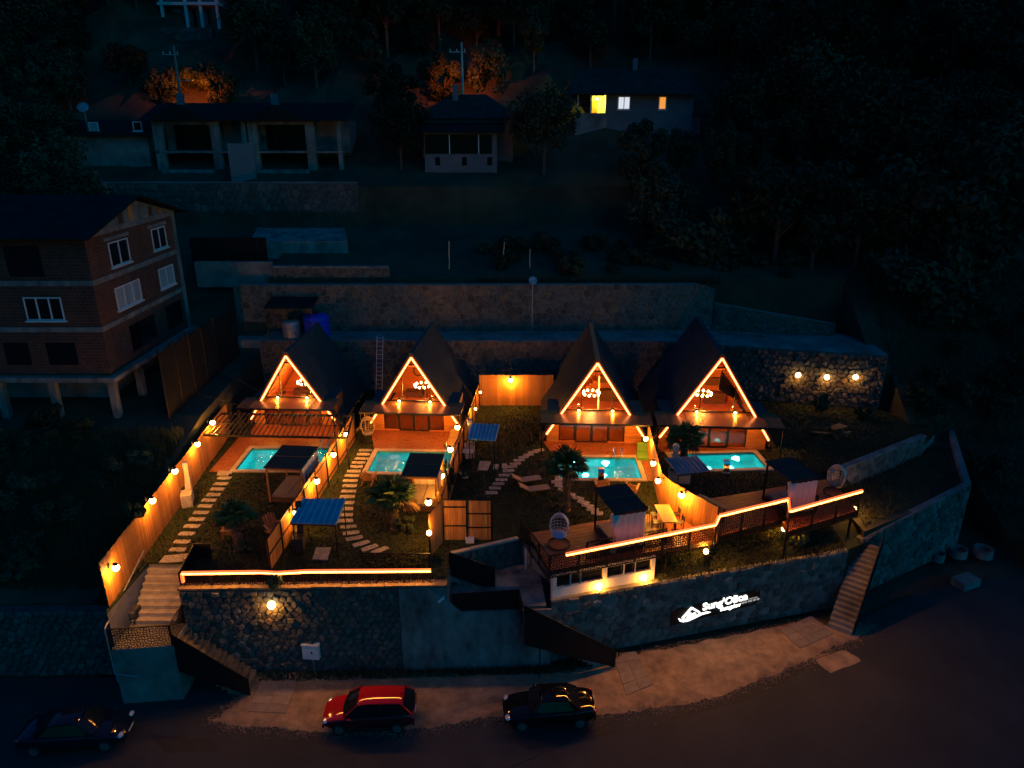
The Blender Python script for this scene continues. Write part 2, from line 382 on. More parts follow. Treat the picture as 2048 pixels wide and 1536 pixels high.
def stones(parent, A, B, z0, ztop, size, seed, gap=0.032, proud=(0.03, 0.11), most=300, mats=('stone_a', 'stone_b', 'stone_c'), wt=(5, 4, 2), batter=0.0):
    """clad the face over the plan line A-B (seen side on the right of A->B) with separate stones; ztop a number or f(s)"""
    rng = random.Random(seed)
    A, B = V((A[0], A[1], 0)), V((B[0], B[1], 0)); U = (B - A); L = U.length; U.normalize(); N = V((U.y, -U.x, 0))
    zt = ztop if callable(ztop) else (lambda s: ztop)
    H = max(zt(s * L / 10) for s in range(11)) - z0
    got = []
    for p, poly in cells(L, H, size, rng):
        n = len(poly); cx = sum(q[0] for q in poly) / n; cy_ = sum(q[1] for q in poly) / n
        rad = sum(math.hypot(q[0] - cx, q[1] - cy_) for q in poly) / n
        if rad < 0.09: continue
        k1 = max(0.4, 1 - gap / rad); k2 = k1 * 0.72; pr = rng.uniform(*proud)
        tx, ty = rng.uniform(-.25, .25) * pr, rng.uniform(-.25, .25) * pr
        rings = []
        for k, d in ((k1, -0.02), (k1 * 0.97, pr * 0.45), (k2, pr)):
            rg = []
            for q in poly:
                s, t = cx + (q[0] - cx) * k, cy_ + (q[1] - cy_) * k
                z = z0 + t * (zt(s) - z0) / H
                dd = d + (tx * (q[0] - cx) + ty * (q[1] - cy_)) / rad * (d > 0)
                rg.append(A + U * s + N * (dd + batter * (H - t)) + V((0, 0, z)))
            rings.append(rg)
        got.append((rad, rings, n))
    got.sort(key=lambda g: -g[0])
    rest = MB()
    for i, (rad, rings, n) in enumerate(got):
        mb = MB() if i < most else rest
        fs = []
        for r in range(2): fs += [(r * n + e, r * n + (e + 1) % n, (r + 1) * n + (e + 1) % n, (r + 1) * n + e) for e in range(n)]
        fs.append(tuple(2 * n + e for e in range(n)))
        mb.add([q for rg in rings for q in rg], fs)
        if i < most:
            mb.build('stone', rng.choices(mats, wt)[0], parent, world=True)
    if rest.v: tag(rest.build('smaller_stones', mats[0], parent, world=True), kind='stuff')

# ================================================================== THE SETTING
ZR = -5.1                                             # road level
def lerp_tab(tab, y):
    if y <= tab[0][0]: return tab[0][1]
    for (a, za), (b, zb) in zip(tab, tab[1:]):
        if y <= b: return za + (zb - za) * (y - a) / (b - a)
    return tab[-1][1]
HILL = [(59, 8.2), (66, 10.2), (72.0, 11.9), (72.95, 15.6), (79, 18.2), (90, 25.5), (110, 38), (150, 60), (220, 92), (320, 120)]
LEFT = [(26, -5.3), (29.6, -5.2), (30.2, -1.2), (38, 0.8), (44, 2.8), (58, 3.6), (64, 9.0), (72.0, 11.9), (72.95, 15.6), (79, 18.2), (90, 25.5), (110, 38), (150, 60), (220, 92), (320, 120)]
RIGHT = [(20, -5.4), (36, -5.3), (42, -4.2), (48, -1.5), (54, 3), (60, 7.5), (70, 14), (80, 20), (90, 27), (110, 40), (150, 62), (220, 92), (320, 120)]
def hash2(x, y): return math.sin(x * 0.31 + 1.3) * math.cos(y * 0.27 + 0.4) + 0.5 * math.sin(x * 0.83 + y * 0.61)
def ground(x, y):
    if x < -21: z = lerp_tab(LEFT, y)
    elif x > 33 or (x > 30 and y > 47) or (x > 28.7 and y > 53.8): z = lerp_tab(RIGHT, y) + max(0, min(1, (y - 40) / 20)) * max(0, x - 33) * 0.12
    else: z = -6.5 if y < 61.2 else lerp_tab(HILL, y)
    if -21 <= x <= 33 and y >= 61.2 and x > 18: z = max(z, lerp_tab(RIGHT, y) * min(1, (x - 18) / 12)) if y > 62 else z
    if y > 75: z += hash2(x, y) * min(2.2, (y - 75) * 0.08)
    return z
def terrain():
    xs = sorted(set([-200, -150, -110, -80, -60] + [x for x in range(-50, 70, 3)] + [-21.02, -20.98, 28.68, 28.72, 29.98, 30.02, 32.98, 33.02, 18, 80, 100, 130, 170, 220]))
    ys = sorted(set([10, 22, 28, 29.5, 30.2, 33, 36, 39, 42, 45, 46.98, 47.02, 49, 51, 53.78, 53.82, 57, 59.6, 61.15, 61.25, 62.5, 64, 66, 68, 70.6, 72.0, 72.95, 75] + list(range(78, 150, 4)) + [160, 180, 200, 230, 270, 320]))
    mb = MB(); nx = len(xs)
    vs = [(x, y, ground(x, y)) for y in ys for x in xs]
    fs = [(j * nx + i, j * nx + i + 1, (j + 1) * nx + i + 1, (j + 1) * nx + i) for j in range(len(ys) - 1) for i in range(nx - 1)]
    mb.add(vs, fs); struct('hillside', mb, 'soil')
terrain()
mb = MB(); mb.add([(-400, -300, ZR - 0.3), (400, -300, ZR - 0.3), (400, 60, ZR - 0.3), (-400, 60, ZR - 0.3)], [(0, 1, 2, 3)])
struct('ground', mb, 'soil')
def sheet(name, pts, z, m, th=0.12):
    mb = MB(); mb.prism([(p[0], p[1]) for p in pts], z - th, z); return struct(name, mb, m)
sheet('road', [(-70, 3), (60, 3), (75, 30), (60, 40), (34, 38.5), (26, 37.0), P(1850, 1180, ZR), P(1700, 1245, ZR), (4, 30.2), (-14, 29.4), (-70, 29.2)], ZR, 'asphalt', 0.15)
gpx = [(425, 1445), (480, 1400), (520, 1352), (640, 1342), (800, 1346), (1000, 1350), (1150, 1345), (1230, 1318), (1400, 1285), (1600, 1245), (1700, 1255), (1748, 1252), (1730, 1268), (1660, 1296),
       (1620, 1318), (1560, 1345), (1500, 1368), (1430, 1395), (1350, 1412), (1290, 1420), (1190, 1432), (1060, 1430), (960, 1436), (850, 1458), (740, 1462), (620, 1465), (540, 1455), (480, 1452)]
rg = random.Random(4); gp = []
GEDGE = []
for a, b in zip(gpx, gpx[1:] + gpx[:1]):
    for t in [k / 12 for k in range(12)]:
        gp.append(P(a[0] + (b[0] - a[0]) * t + rg.uniform(-3, 3), a[1] + (b[1] - a[1]) * t + rg.uniform(-3.2, 3.2), ZR))
sheet('gravel_verge', gp, ZR + 0.02, 'gravel', 0.05)
mb = MB(); pts = [P(u, v, ZR + 0.008) for u, v in ((1010, 1540), (1250, 1432), (1450, 1382), (1560, 1345), (1680, 1300), (1740, 1262))]
for a, b in zip(pts, pts[1:]): mb.beam(a, b, 0.05, 0.01)
struct('road_joint', mb, 'tar')
mb = MB(); q = [P(u, v, ZR + 0.006) for u, v in ((1628, 1316), (1640, 1309), (1668, 1303), (1690, 1299), (1702, 1308), (1716, 1314), (1722, 1322), (1700, 1332), (1684, 1336), (1662, 1346), (1650, 1338), (1636, 1326))]; mb.prism([(p.x, p.y) for p in q], ZR - 0.05, ZR + 0.006)
struct('road_patch', mb, 'gravel')
for k, qq in enumerate((((1330, 1424), (1470, 1396), (1560, 1352), (1600, 1335), (1625, 1330), (1560, 1368), (1480, 1404), (1345, 1440)), ((300, 1470), (420, 1478), (440, 1500), (330, 1505)), ((1000, 1470), (1180, 1450), (1240, 1462), (1060, 1500)))):
    mb = MB(); q = [P(u, v, ZR) for u, v in qq]; mb.prism([(p.x, p.y) for p in q], ZR - .05, ZR + .004); struct('tar_patch', mb, 'tar')

# lawn terrace with the four pools cut out
POOLS = [
    [(505, 897), (652, 898), (642, 940), (470, 941)],
    [(757, 902), (907, 906), (894, 947), (733, 945)],
    [(1119, 914), (1270, 917), (1284, 957), (1115, 958)],
    [(1364, 907), (1513, 908), (1528, 934), (1338, 945)]]
PC = []
for q in POOLS:                                        # each pool is a true rectangle fitted to the four corners seen
    p = [P(u, v) for u, v in q]; c = sum(p, V()) / 4
    ux = ((p[1] - p[0]) + (p[2] - p[3])); ux.z = 0
    wd = ux.length / 2; ux.normalize(); uy = V((-ux.y, ux.x, 0))
    dp = abs(((p[0] - p[3]) + (p[1] - p[2])).dot(uy)) / 2
    PC.append((c, ux, uy, wd, dp))
def prect(i, g=0.0):
    c, ux, uy, wd, dp = PC[i]
    return [c - ux * (wd / 2 + g) - uy * (dp / 2 + g), c + ux * (wd / 2 + g) - uy * (dp / 2 + g), c + ux * (wd / 2 + g) + uy * (dp / 2 + g), c - ux * (wd / 2 + g) + uy * (dp / 2 + g)]
TERR = [(-16.35, 29.7), (-3.2, 30.0), (-3.2, 32.75), (0.45, 34.3), (2.3, 32.3), (10.9, 35.3), (15.2, 36.6), (19.6, 38.6), (20.2, 40.6), (29.0, 46.3), (31.2, 48.6), (29.2, 53.2), (12, 57.2), (-20.95, 57.4), (-20.95, 31.9), (-18.95, 28.0), (-18.9, 32.0), (-16.6, 32.0)]
HOLES = [[(p.x, p.y) for p in prect(i, 0.02)] for i in range(4)]
struct('lawn', MB().prism(TERR, -0.14, 0.0, HOLES), 'lawn'); struct('terrace_block', MB().prism(TERR, ZR - 0.2, -0.141, HOLES), 'old_concrete')
sheet('terrace_ledge', [(-23.5, 57.45), (12, 57.25), (29.2, 53.25), (29.5, 57), (27, 61.3), (-23.5, 61.3)], 4.5, 'old_concrete', 10)
BANK = [((1.9, 30.6), (2.3, 33.2)), ((7.6, 32.1), (7.3, 34.9)), ((7.7, 32.15), (7.6, 34.9)), ((13, 33.6), (12.4, 36.2)), ((19.0, 35.2), (18.6, 38.4)), ((20.7, 36.1), (20.3, 39.5))]
def bank_z(i, k): return -1.36 if k == 0 or i < 2 else -0.25
mb = MB(); vs = [(p[k][0], p[k][1], bank_z(i, k)) for i, p in enumerate(BANK) for k in (0, 1)] + [(p[k][0], p[k][1], ZR - .1) for p in BANK for k in (0, 1)]; n = len(BANK) * 2
mb.add(vs, [(2 * i, 2 * i + 2, 2 * i + 3, 2 * i + 1) for i in range(len(BANK) - 1)] + [(2 * i, n + 2 * i, n + 2 * i + 2, 2 * i + 2) for i in range(len(BANK) - 1)]); struct('garden_bank', mb, 'lawn')
MB_POSTS = [(4.2, 31.6), (8.2, 32.75), (10.6, 33.5), (12.5, 34.3), (15.0, 34.2), (17.3, 35.3), (19.5, 36.3)]
sheet('side_ledge', [(20.3, 36.1), (29.2, 41.1), (33.4, 50), (30.5, 49.5), (28.5, 47), (20.25, 42)], -0.7, 'soil', 4.6)
sheet('entrance_landing', [(-3.15, 30.2), (1.75, 30.4), (1.5, 33.6), (0.4, 34.25), (-3.15, 32.72)], -1.5, 'concrete', 3.7)

# ---- retaining walls
def wall_thing(name, label, A, B, z0, z1, th=0.4, m='mortar', cap=None):
    A, B = V((A[0], A[1], 0)), V((B[0], B[1], 0)); U = (B - A).normalized(); N = V((U.y, -U.x, 0))
    t = thing(name, label, 'wall', (A.x, A.y, z0))
    L = (B - A).length; n = max(1, int(L / 1.5)); f = z1 if callable(z1) else (lambda s: z1)
    mb = MB()
    for i in range(n):
        a, b = A + U * (L * i / n), A + U * (L * (i + 1) / n); za, zb = f(L * i / n), f(L * (i + 1) / n)
        mb.add([(*a.xy, z0), (*b.xy, z0), (*(b - N * th).xy, z0), (*(a - N * th).xy, z0), (*a.xy, za), (*b.xy, zb), (*(b - N * th).xy, zb), (*(a - N * th).xy, za)],
               [(3, 2, 1, 0), (4, 5, 6, 7), (0, 1, 5, 4), (2, 3, 7, 6), (3, 0, 4, 7), (1, 2, 6, 5)])
    mb.build('wall_core', m, t, world=True)
    if cap:
        c = MB(); rr = random.Random(int(L * 100))
        s = 0.0
        while s < L - 0.2:
            e = min(L, s + rr.uniform(0.9, 1.5)); o = MB()
            za, zb = f(s), f(e); h = rr.uniform(.09, .13)
            a, b = A + U * (s + .01), A + U * (e - .01); fo, bo = N * 0.07, N * (th + 0.02)
            o.add([(*(a + fo).xy, za), (*(b + fo).xy, zb), (*(b - bo).xy, zb), (*(a - bo).xy, za), (*(a + fo).xy, za + h), (*(b + fo).xy, zb + h), (*(b - bo).xy, zb + h), (*(a - bo).xy, za + h)],
                  [(3, 2, 1, 0), (4, 5, 6, 7), (0, 1, 5, 4), (1, 2, 6, 5), (2, 3, 7, 6), (3, 0, 4, 7)])
            o.build('coping_stone', cap, t, world=True); s = e
    return t, A, B
UT = lambda s: 8.55 if s < 40 else 8.55 - (s - 40) * 0.55
t, A, B = wall_thing('upper_stone_wall', 'tall pale stone retaining wall behind all four cabins, upper of two tiers', (-23.6, 60.0), (17.3, 60.4), 4.5, UT, 0.6, cap=None)
stones(t, A, B, 4.5, UT, 0.56, 11, most=300)
U2 = lambda s: 6.9 - s * 0.14
t, A, B = wall_thing('low_stone_wall', 'low dark stone wall sloping down beyond the end of the tall wall', (17.35, 60.3), (27.2, 58.6), 4.5, U2, 0.5)
stones(t, A, B, 4.5, U2, 0.6, 12)
t, A, B = wall_thing('lower_stone_wall', 'long stone retaining wall directly behind the cabins, lower of two tiers', (-20.9, 57.38), (12, 57.18), 0, 4.46, 0.06)
stones(t, A, B, 0, 4.46, 0.58, 13, most=280)
t, A, B = wall_thing('rock_wall', 'rough rock retaining wall carrying three glowing lamps beside the last cabin', (12, 57.1), (29.1, 53.15), 0, 4.46, 0.06, 'mortar_dark')
stones(t, A, B, 0, 4.46, 0.46, 14, gap=0.018, proud=(0.04, 0.24), most=280, wt=(8, 2, 1), mats=('stone_b', 'stone_a', 'stone_c'))
t, A, B = wall_thing('front_stone_wall', 'dark rubble stone wall above the red car with one lamp near its top', (-16.3, 29.62), (-5.6, 29.92), ZR, -0.05, 0.05, 'mortar_dark', None)
stones(t, A, B, ZR, -0.08, 0.38, 15, gap=0.02, proud=(0.02, 0.15), most=280, mats=('stone_b', 'stone_a', 'stone_c'), wt=(6, 3, 1))
t, A, B = wall_thing('terrace_coping', 'pale stone coping strip under the long glowing railing', (-16.35, 29.62), (-3.2, 29.92), -0.04, 0.0, 0.4, 'stone_c', 'stone_c')
t['category'] = 'coping'
t, A, B = wall_thing('concrete_wall', 'smooth bluish concrete wall below the entrance landing and stairs', (-5.58, 29.78), (2.0, 30.15), ZR, lambda s: -0.06 if s < 2.4 else -1.55, 0.12, 'concrete')
t, A, B = wall_thing('sign_wall', 'long rough stone wall along the road carrying the lit name board', (2.0, 30.5), (19.05, 35.1), ZR, -1.28, 0.3, 'rough_concrete')
stones(t, A, B, ZR, -1.3, 0.5, 21, gap=0.025, proud=(0.01, 0.09), most=300, mats=('rough_concrete', 'stone_a', 'stone_b'), wt=(4, 3, 3))
t, A, B = wall_thing('entrance_stone_wall', 'short stone wall of large dark boulders below the timber gate', (-3.2, 32.62), (0.5, 34.15), -1.5, 0.05, 0.15, 'mortar_dark', 'coping')
stones(t, A, B, -1.5, 0.0, 0.5, 16, proud=(0.03, 0.1), mats=('stone_b', 'stone_a', 'stone_b'))
t, A, B = wall_thing('rubble_wall', 'dark rubble stone wall beside the street behind the dark blue car', (-45, 29.3), (-18.6, 29.6), ZR, lambda s: -1.2 - 0.0 * s, 0.5, 'mortar_dark')
stones(t, (-30, 29.45), B, ZR, -1.2, 0.42, 17, proud=(0.05, 0.16), most=260, mats=('stone_b', 'stone_a', 'stone_b'))
t, A, B = wall_thing('corner_wall', 'high concrete retaining wall with pale coping at the far lawn corner', (20.1, 40.5), (29.0, 46.2), -1.5, 0.75, 0.35, 'rough_concrete', 'concrete')
stones(t, A, B, -1.5, 0.73, 0.5, 23, gap=0.03, proud=(0.01, 0.08), mats=('rough_concrete', 'stone_a', 'stone_b'), wt=(4, 3, 3))
t, A, B = wall_thing('outer_wall', 'tall bluish rough concrete wall beside the street steps', (20.2, 35.9), (29.3, 41.0), ZR, lambda s: -1.1 + 0.085 * s, 0.4, 'rough_concrete')
stones(t, A, B, ZR, lambda s: -1.12 + 0.085 * s, 0.55, 22, gap=0.03, proud=(0.01, 0.1), mats=('rough_concrete', 'stone_a', 'stone_b'), wt=(4, 3, 3))
t2, A, B = wall_thing('outer_return_wall', 'end face of the outer concrete wall turning up the slope', (29.35, 41.0), (33.2, 49.6), ZR, -0.25, 0.4, 'rough_concrete')
# upper terraces on the hillside at the top of the picture
t, A, B = wall_thing('hillside_wall', 'old stone retaining wall under the unfinished concrete villas', PY(236, 375, 72.4)[:2], PY(716, 375, 72.4)[:2], 11.2, 15.9, 0.6, 'mortar_dark', 'old_concrete')
stones(t, A, B, 11.2, 15.85, 0.75, 18, mats=('stone_b', 'stone_a', 'stone_b'))
a, b = PY(545, 540, 61.5), PY(778, 545, 61.5)
t, A, B = wall_thing('kerb_wall', 'short pale stone parapet above the tall wall, touched by warm light', a[:2], b[:2], 8.3, 9.75, 0.5, 'mortar', 'concrete')
stones(t, A, B, 8.3, 9.7, 0.5, 19)
a, b = PY(385, 505, 61.7), PY(543, 525, 61.7)
wall_thing('plain_parapet', 'plain dark concrete parapet beside the brick house', a[:2], b[:2], 8.0, 10.2, 0.4, 'old_concrete')
pts = [PY(500, 480, 66), PY(695, 480, 66), PY(690, 458, 70.4), PY(515, 458, 70.4)]
mb = MB(); mb.slab([(p.x, p.y, z) for p, z in zip(pts, (11.3, 11.3, 11.9, 11.9))], (0, 0, -2.5)); struct('concrete_path', mb, 'concrete')
a, b = PY(380, 490, 63.5), PY(535, 505, 63.5)
t = thing('dark_sheet_fence', 'black sheet metal fence on the upper path by the brick house', 'fence', (a.x, a.y, 8.4))
n = 8
for i in range(n):
    p, q = a.lerp(b, i / n), a.lerp(b, (i + .97) / n); MB().add([(p.x, p.y, 8), (q.x, q.y, 8), (q.x, q.y + .04, 8), (p.x, p.y + .04, 8), (p.x, p.y, 12.0), (q.x, q.y, 12.0), (q.x, q.y + .04, 12.0), (p.x, p.y + .04, 12.0)],
        [(3, 2, 1, 0), (4, 5, 6, 7), (0, 1, 5, 4), (1, 2, 6, 5), (2, 3, 7, 6), (3, 0, 4, 7)]).build('sheet_panel', 'netting', t, world=True)

# ---- steps
def flight(name, label, A, B, za, zb, width, n, m='concrete', side=1):
    """steps from A (height za) to B (height zb); width to the `side` of travel"""
    A, B = V((A[0], A[1], 0)), V((B[0], B[1], 0)); U = (B - A); L = U.length; U.normalize(); N = V((U.y, -U.x, 0)) * side
    t = thing(name, label, 'stairs', (A.x, A.y, min(za, zb)))
    lo = min(za, zb) - 0.3
    for i in range(n):
        z = za + (zb - za) * (i + (1 if zb < za else 1)) / (n + (1 if zb < za else 0)); a, b = A + U * (L * i / n), A + U * (L * (i + 1) / n + 0.02)
        q = [a, b, b + N * width, a + N * width]
        if N.cross(U).z < 0: q = q[::-1]
        MB().prism([(p.x, p.y) for p in q], max(lo, z - 1.0), z).build('step', m, t, world=True)
    return t
flight('terrace_stairs', 'concrete steps inside the plank fence down from the first lawn', (-18.85, 31.95), (-18.85, 29.5), 0, -1.9, 2.2, 8, 'step_stone', -1)
sheet('stair_landing', [(-18.9, 27.6), (-16.1, 27.9), (-16.1, 29.55), (-18.9, 29.55)], -1.9, 'old_concrete', 3.3)
flight('street_stairs', 'rough stone steps down to the paving slabs by the red car', (-16.1, 28.05), (-13.0, 28.25), -1.9, ZR + 0.1, 1.35, 12, 'stone_c', -1)
flight('gate_stairs', 'narrow steps from the timber gate down to the landing', (-3.2, 31.9), (-1.0, 32.3), 0, -1.5, 0.8, 7, 'concrete', -1)
flight('entrance_stairs', 'steps descending behind a dark panel beside the sign wall', (1.2, 29.4), (5.3, 30.35), -1.5, ZR + 0.1, 1.0, 15, 'concrete', -1)
flight('far_stairs', 'dark steps at the far end of the sign wall', (20.3, 36.6), (17.7, 33.3), -1.35, ZR + 0.05, 1.25, 17, 'old_concrete', -1)

def panel(parent, A, B, za0, za1, zb0, zb1, m='laser_cut', name='panel', frame=True):
    """flat metal panel between plan points A, B; its bottom/top heights at both ends"""
    A, B = V((A[0], A[1], 0)), V((B[0], B[1], 0)); U = B - A; L = U.length; ang = math.atan2(U.y, U.x)
    mb = MB(); z = min(za0, zb0)
    mb.add([(0, -.01, za0 - z), (L, -.01, zb0 - z), (L, -.01, zb1 - z), (0, -.01, za1 - z), (0, .01, za0 - z), (L, .01, zb0 - z), (L, .01, zb1 - z), (0, .01, za1 - z)],
           [(0, 1, 2, 3), (7, 6, 5, 4), (4, 5, 1, 0), (5, 6, 2, 1), (6, 7, 3, 2), (7, 4, 0, 3)])
    o = mb.build(name, m, parent); o.location = V((A.x, A.y, z)) - parent.location; o.rotation_euler = (0, 0, ang)
    if frame:
        f = MB()
        for (a, b) in (((0, 0, za0 - z), (L, 0, zb0 - z)), ((0, 0, za1 - z), (L, 0, zb1 - z))): f.beam(a, b, 0.05, 0.05)
        for x, z0, z1 in ((0.025, za0, za1), (L - .025, zb0, zb1)): f.beam((x, 0, z0 - z), (x, 0, z1 - z), .05, .05)
        f.build('frame', 'black_metal', o)
    return o
def rail_run(root, A, B, z0, z1, n):
    A, B = V((A[0], A[1], 0)), V((B[0], B[1], 0))
    for i in range(n): panel(root, A.lerp(B, i / n), A.lerp(B, (i + 1) / n), z0, z1, z0, z1)
def led(root, pts, r=0.022, rs=0.10, name='led_strip'):
    s = MB(); c = MB()
    for a, b in zip(pts, pts[1:]):
        a, b = V(a), V(b)
        s.beam(a, b, rs * 1.1, rs * 1.6); c.beam(a + V((0, -rs * .5, 0)), b + V((0, -rs * .5, 0)), r * 1.5, r * 2)
        if (b - a).length > 1.2: strip_light(root, a + V((0, -rs * .75, -.03)), b + V((0, -rs * .75, -.03)), (22 if a.x < -3 and b.x < -3 else 30) * (b - a).length)
    o = s.build(name, 'led_halo', root, world=True); c.build('led_core', 'led_core', o)  # outer band glows to stand for the halo round the core
    return o
# stair rails
t = thing('stair_railing', 'black laser cut railing round the corner stair landing', 'railing', (-18.9, 27.6, -1.9))
panel(t, (-18.9, 27.65), (-16.15, 27.95), -3.3, -0.75, -3.3, -0.75); panel(t, (-16.15, 27.95), (-16.2, 29.5), -3.0, -0.75, -2.6, -0.7)
MB().path([(-18.95, 31.9, 0.75), (-18.98, 27.6, -0.7), (-18.98, 27.6, -3.3), (-17.9, 27.5, -3.35)], 0.035).build('handrail_pipe', 'galv', t, world=True)
t = thing('stair_side_panel', 'solid black sloping panel beside the street steps', 'railing', (-16.1, 28.0, -3))
panel(t, (-16.1, 27.95), (-12.9, 28.15), -3.4, -1.3, ZR, ZR + 0.95, 'black_metal')
t = thing('stair_top_railing', 'small black railing panel at the head of the terrace steps', 'railing', (-17, 32, 0))
panel(t, (-16.55, 32.3), (-15.7, 32.3), 0, 0.9, 0, 0.9, 'black_metal'); panel(t, (-16.25, 29.8), (-16.55, 32.3), 0, 0.85, 0, 0.85, 'black_metal', frame=True)
t = thing('entrance_railing', 'black sheet railing along the edge of the entrance landing', 'railing', (-3, 30, -1.5))
panel(t, (-3.0, 30.1), (0.35, 30.2), -1.9, -0.6, -1.75, -0.4, 'black_metal')
panel(t, (0.35, 30.2), (0.5, 29.3), -1.75, -0.4, -1.8, -0.5, 'black_metal')
t = thing('gate_stair_panel', 'black sloping sheet panel beside the narrow gate steps', 'railing', (-3.2, 31.8, -1.5))
panel(t, (-3.25, 31.75), (-0.9, 32.0), -0.6, 0.75, -1.7, -0.35, 'black_metal')
t = thing('entrance_stair_panel', 'long black sloping sheet panel beside the steps near the black car', 'railing', (1.2, 29.3, -3))
panel(t, (0.6, 29.2), (5.35, 30.15), -2.9, -0.6, ZR - 0.0, ZR + 1.0, 'black_metal')
for q in ((1.4, 29.38, -2.4), (3.2, 29.75, -3.3)): MB().beam((q[0], q[1], ZR), q, .07, .07).build('post', 'black_metal', t, world=True)
t = thing('far_stair_panel', 'black sloping panel beside the far street steps', 'railing', (21, 35.5, -3))
panel(t, (18.85, 32.6), (21.4, 35.9), ZR, ZR + 0.9, -1.7, -0.3, 'black_metal')
# front railings with light strips
t = thing('glowing_railing', 'long black laser cut railing with glowing orange strip above the rubble wall', 'railing', (-16.1, 29.85, 0))
A1, B1 = (-16.1, 29.85), (-3.98, 30.08)
rail_run(t, A1, B1, 0.03, 0.78, 9)
m1 = V((-16.1, 29.83, 0.82)); e1 = V((-3.98, 30.06, 0.82))
led(t, [m1 + V((0, 0, -.5)), m1, m1.lerp(e1, .3) + V((0, 0, .02)), m1.lerp(e1, .38) + V((0, 0, -.05)), m1.lerp(e1, .5) + V((0, 0, .03)), e1])
t = thing('lawn_screen', 'black laser cut panel standing on the lawn behind the glowing railing', 'railing', (-8, 31.5, 0))
panel(t, P(724, 1138), P(862, 1140), 0, 0.95, 0, 0.95)
# decks of the two gardens on the sign wall side
DK = 0.36
def planks(name, poly, z, m='deck_wood', wd=0.3, ang=0.0):
    mb = MB(); mb.prism([(p[0], p[1]) for p in poly], z - 0.3, z - 0.02)
    o = struct(name, mb, 'dark_wood')
    # boards: strips clipped to a convex polygon
    ca, sa = math.cos(ang), math.sin(ang)
    loc = [(p[0] * ca + p[1] * sa, -p[0] * sa + p[1] * ca) for p in poly]
    y0, y1 = min(p[1] for p in loc), max(p[1] for p in loc)
    k = 0; y = y0
    while y < y1 - 0.02:
        def clip(ps, c, sgn):
            out = []
            for i in range(len(ps)):
                a, b = ps[i], ps[(i + 1) % len(ps)]; da, db = (a[1] - c) * sgn, (b[1] - c) * sgn
                if da >= 0: out.append(a)
                if da * db < 0: s = da / (da - db); out.append((a[0] + s * (b[0] - a[0]), c))
            return out
        q = clip(clip(loc, y + 0.008, 1), min(y + wd - 0.008, y1), -1)
        if len(q) >= 3:
            bd = MB(); bd.prism([(p[0] * ca - p[1] * sa, p[0] * sa + p[1] * ca) for p in q], z - 0.018, z); bd.build('board', m, o)
        y += wd; k += 1
    return o
planks('garden_deck', [(1.9, 30.7), (10.8, 33.55), (9.2, 36.6), (4.5, 35.4), (0.9, 34.2)], DK, 'deck_wood', 0.3, math.atan2(2.9, 9.1))
planks('corner_deck', [(11.02, 33.5), (15.2, 35.25), (15.2, 38.7), (11.2, 37.5)], 0.6, 'deck_wood', 0.3, math.atan2(1.75, 4.2))
planks('corner_deck', [(15.0, 34.0), (19.75, 36.2), (19.9, 40.2), (15.22, 38.75)], 0.6, 'deck_wood', 0.3, math.atan2(2.2, 4.8))
t = thing('deck_railing', 'black laser cut deck railing with glowing strip over the white basement', 'railing', (1.85, 30.5, DK))
a, b = V((1.85, 30.45, 0)), V((10.85, 33.35, 0))
rail_run(t, a, b, DK - 0.25, 1.4, 6)
rail_run(t, (0.45, 34.2), (1.85, 30.45), DK - 0.35, 1.35, 3)
s0 = P(1132, 1109, 1.45); led(t, [(s0.x, s0.y - 0.02, 1.46), (10.8, 33.3, 1.46), (10.95, 33.36, 1.95)])
t = thing('corner_railing', 'black laser cut railing with stepped glowing strip on the last deck', 'railing', (11, 33.4, 0.6))
g = [V((10.98, 33.38, 0)), V((15.25, 35.15, 0)), V((14.85, 33.85, 0)), V((19.75, 36.1, 0))]
rail_run(t, g[0], g[1], 0.3, 1.9, 3); rail_run(t, g[1], g[2], 0.3, 1.9, 1); rail_run(t, g[2], g[3], 0.3, 1.9, 3); rail_run(t, g[3], (20.0, 39.5), .3, 1.5, 2)
led(t, [(p.x, p.y - .02, 1.96) for p in g])
t = thing('deck_screen', 'black laser cut panel beside the curtained gazebo on the deck', 'railing', (3.5, 31.6, DK))
panel(t, (3.8, 31.75), (6.9, 32.75), DK, 1.35, DK, 1.35); panel(t, (6.95, 32.75), (8.2, 33.15), DK, 1.3, DK, 1.3)
t = thing('gazebo_screen', 'black laser cut panel under the small curtained gazebo on the last deck', 'railing', (15.5, 35.3, .6))
panel(t, (15.3, 35.4), (17.3, 36.0), .6, 1.7, .6, 1.7)

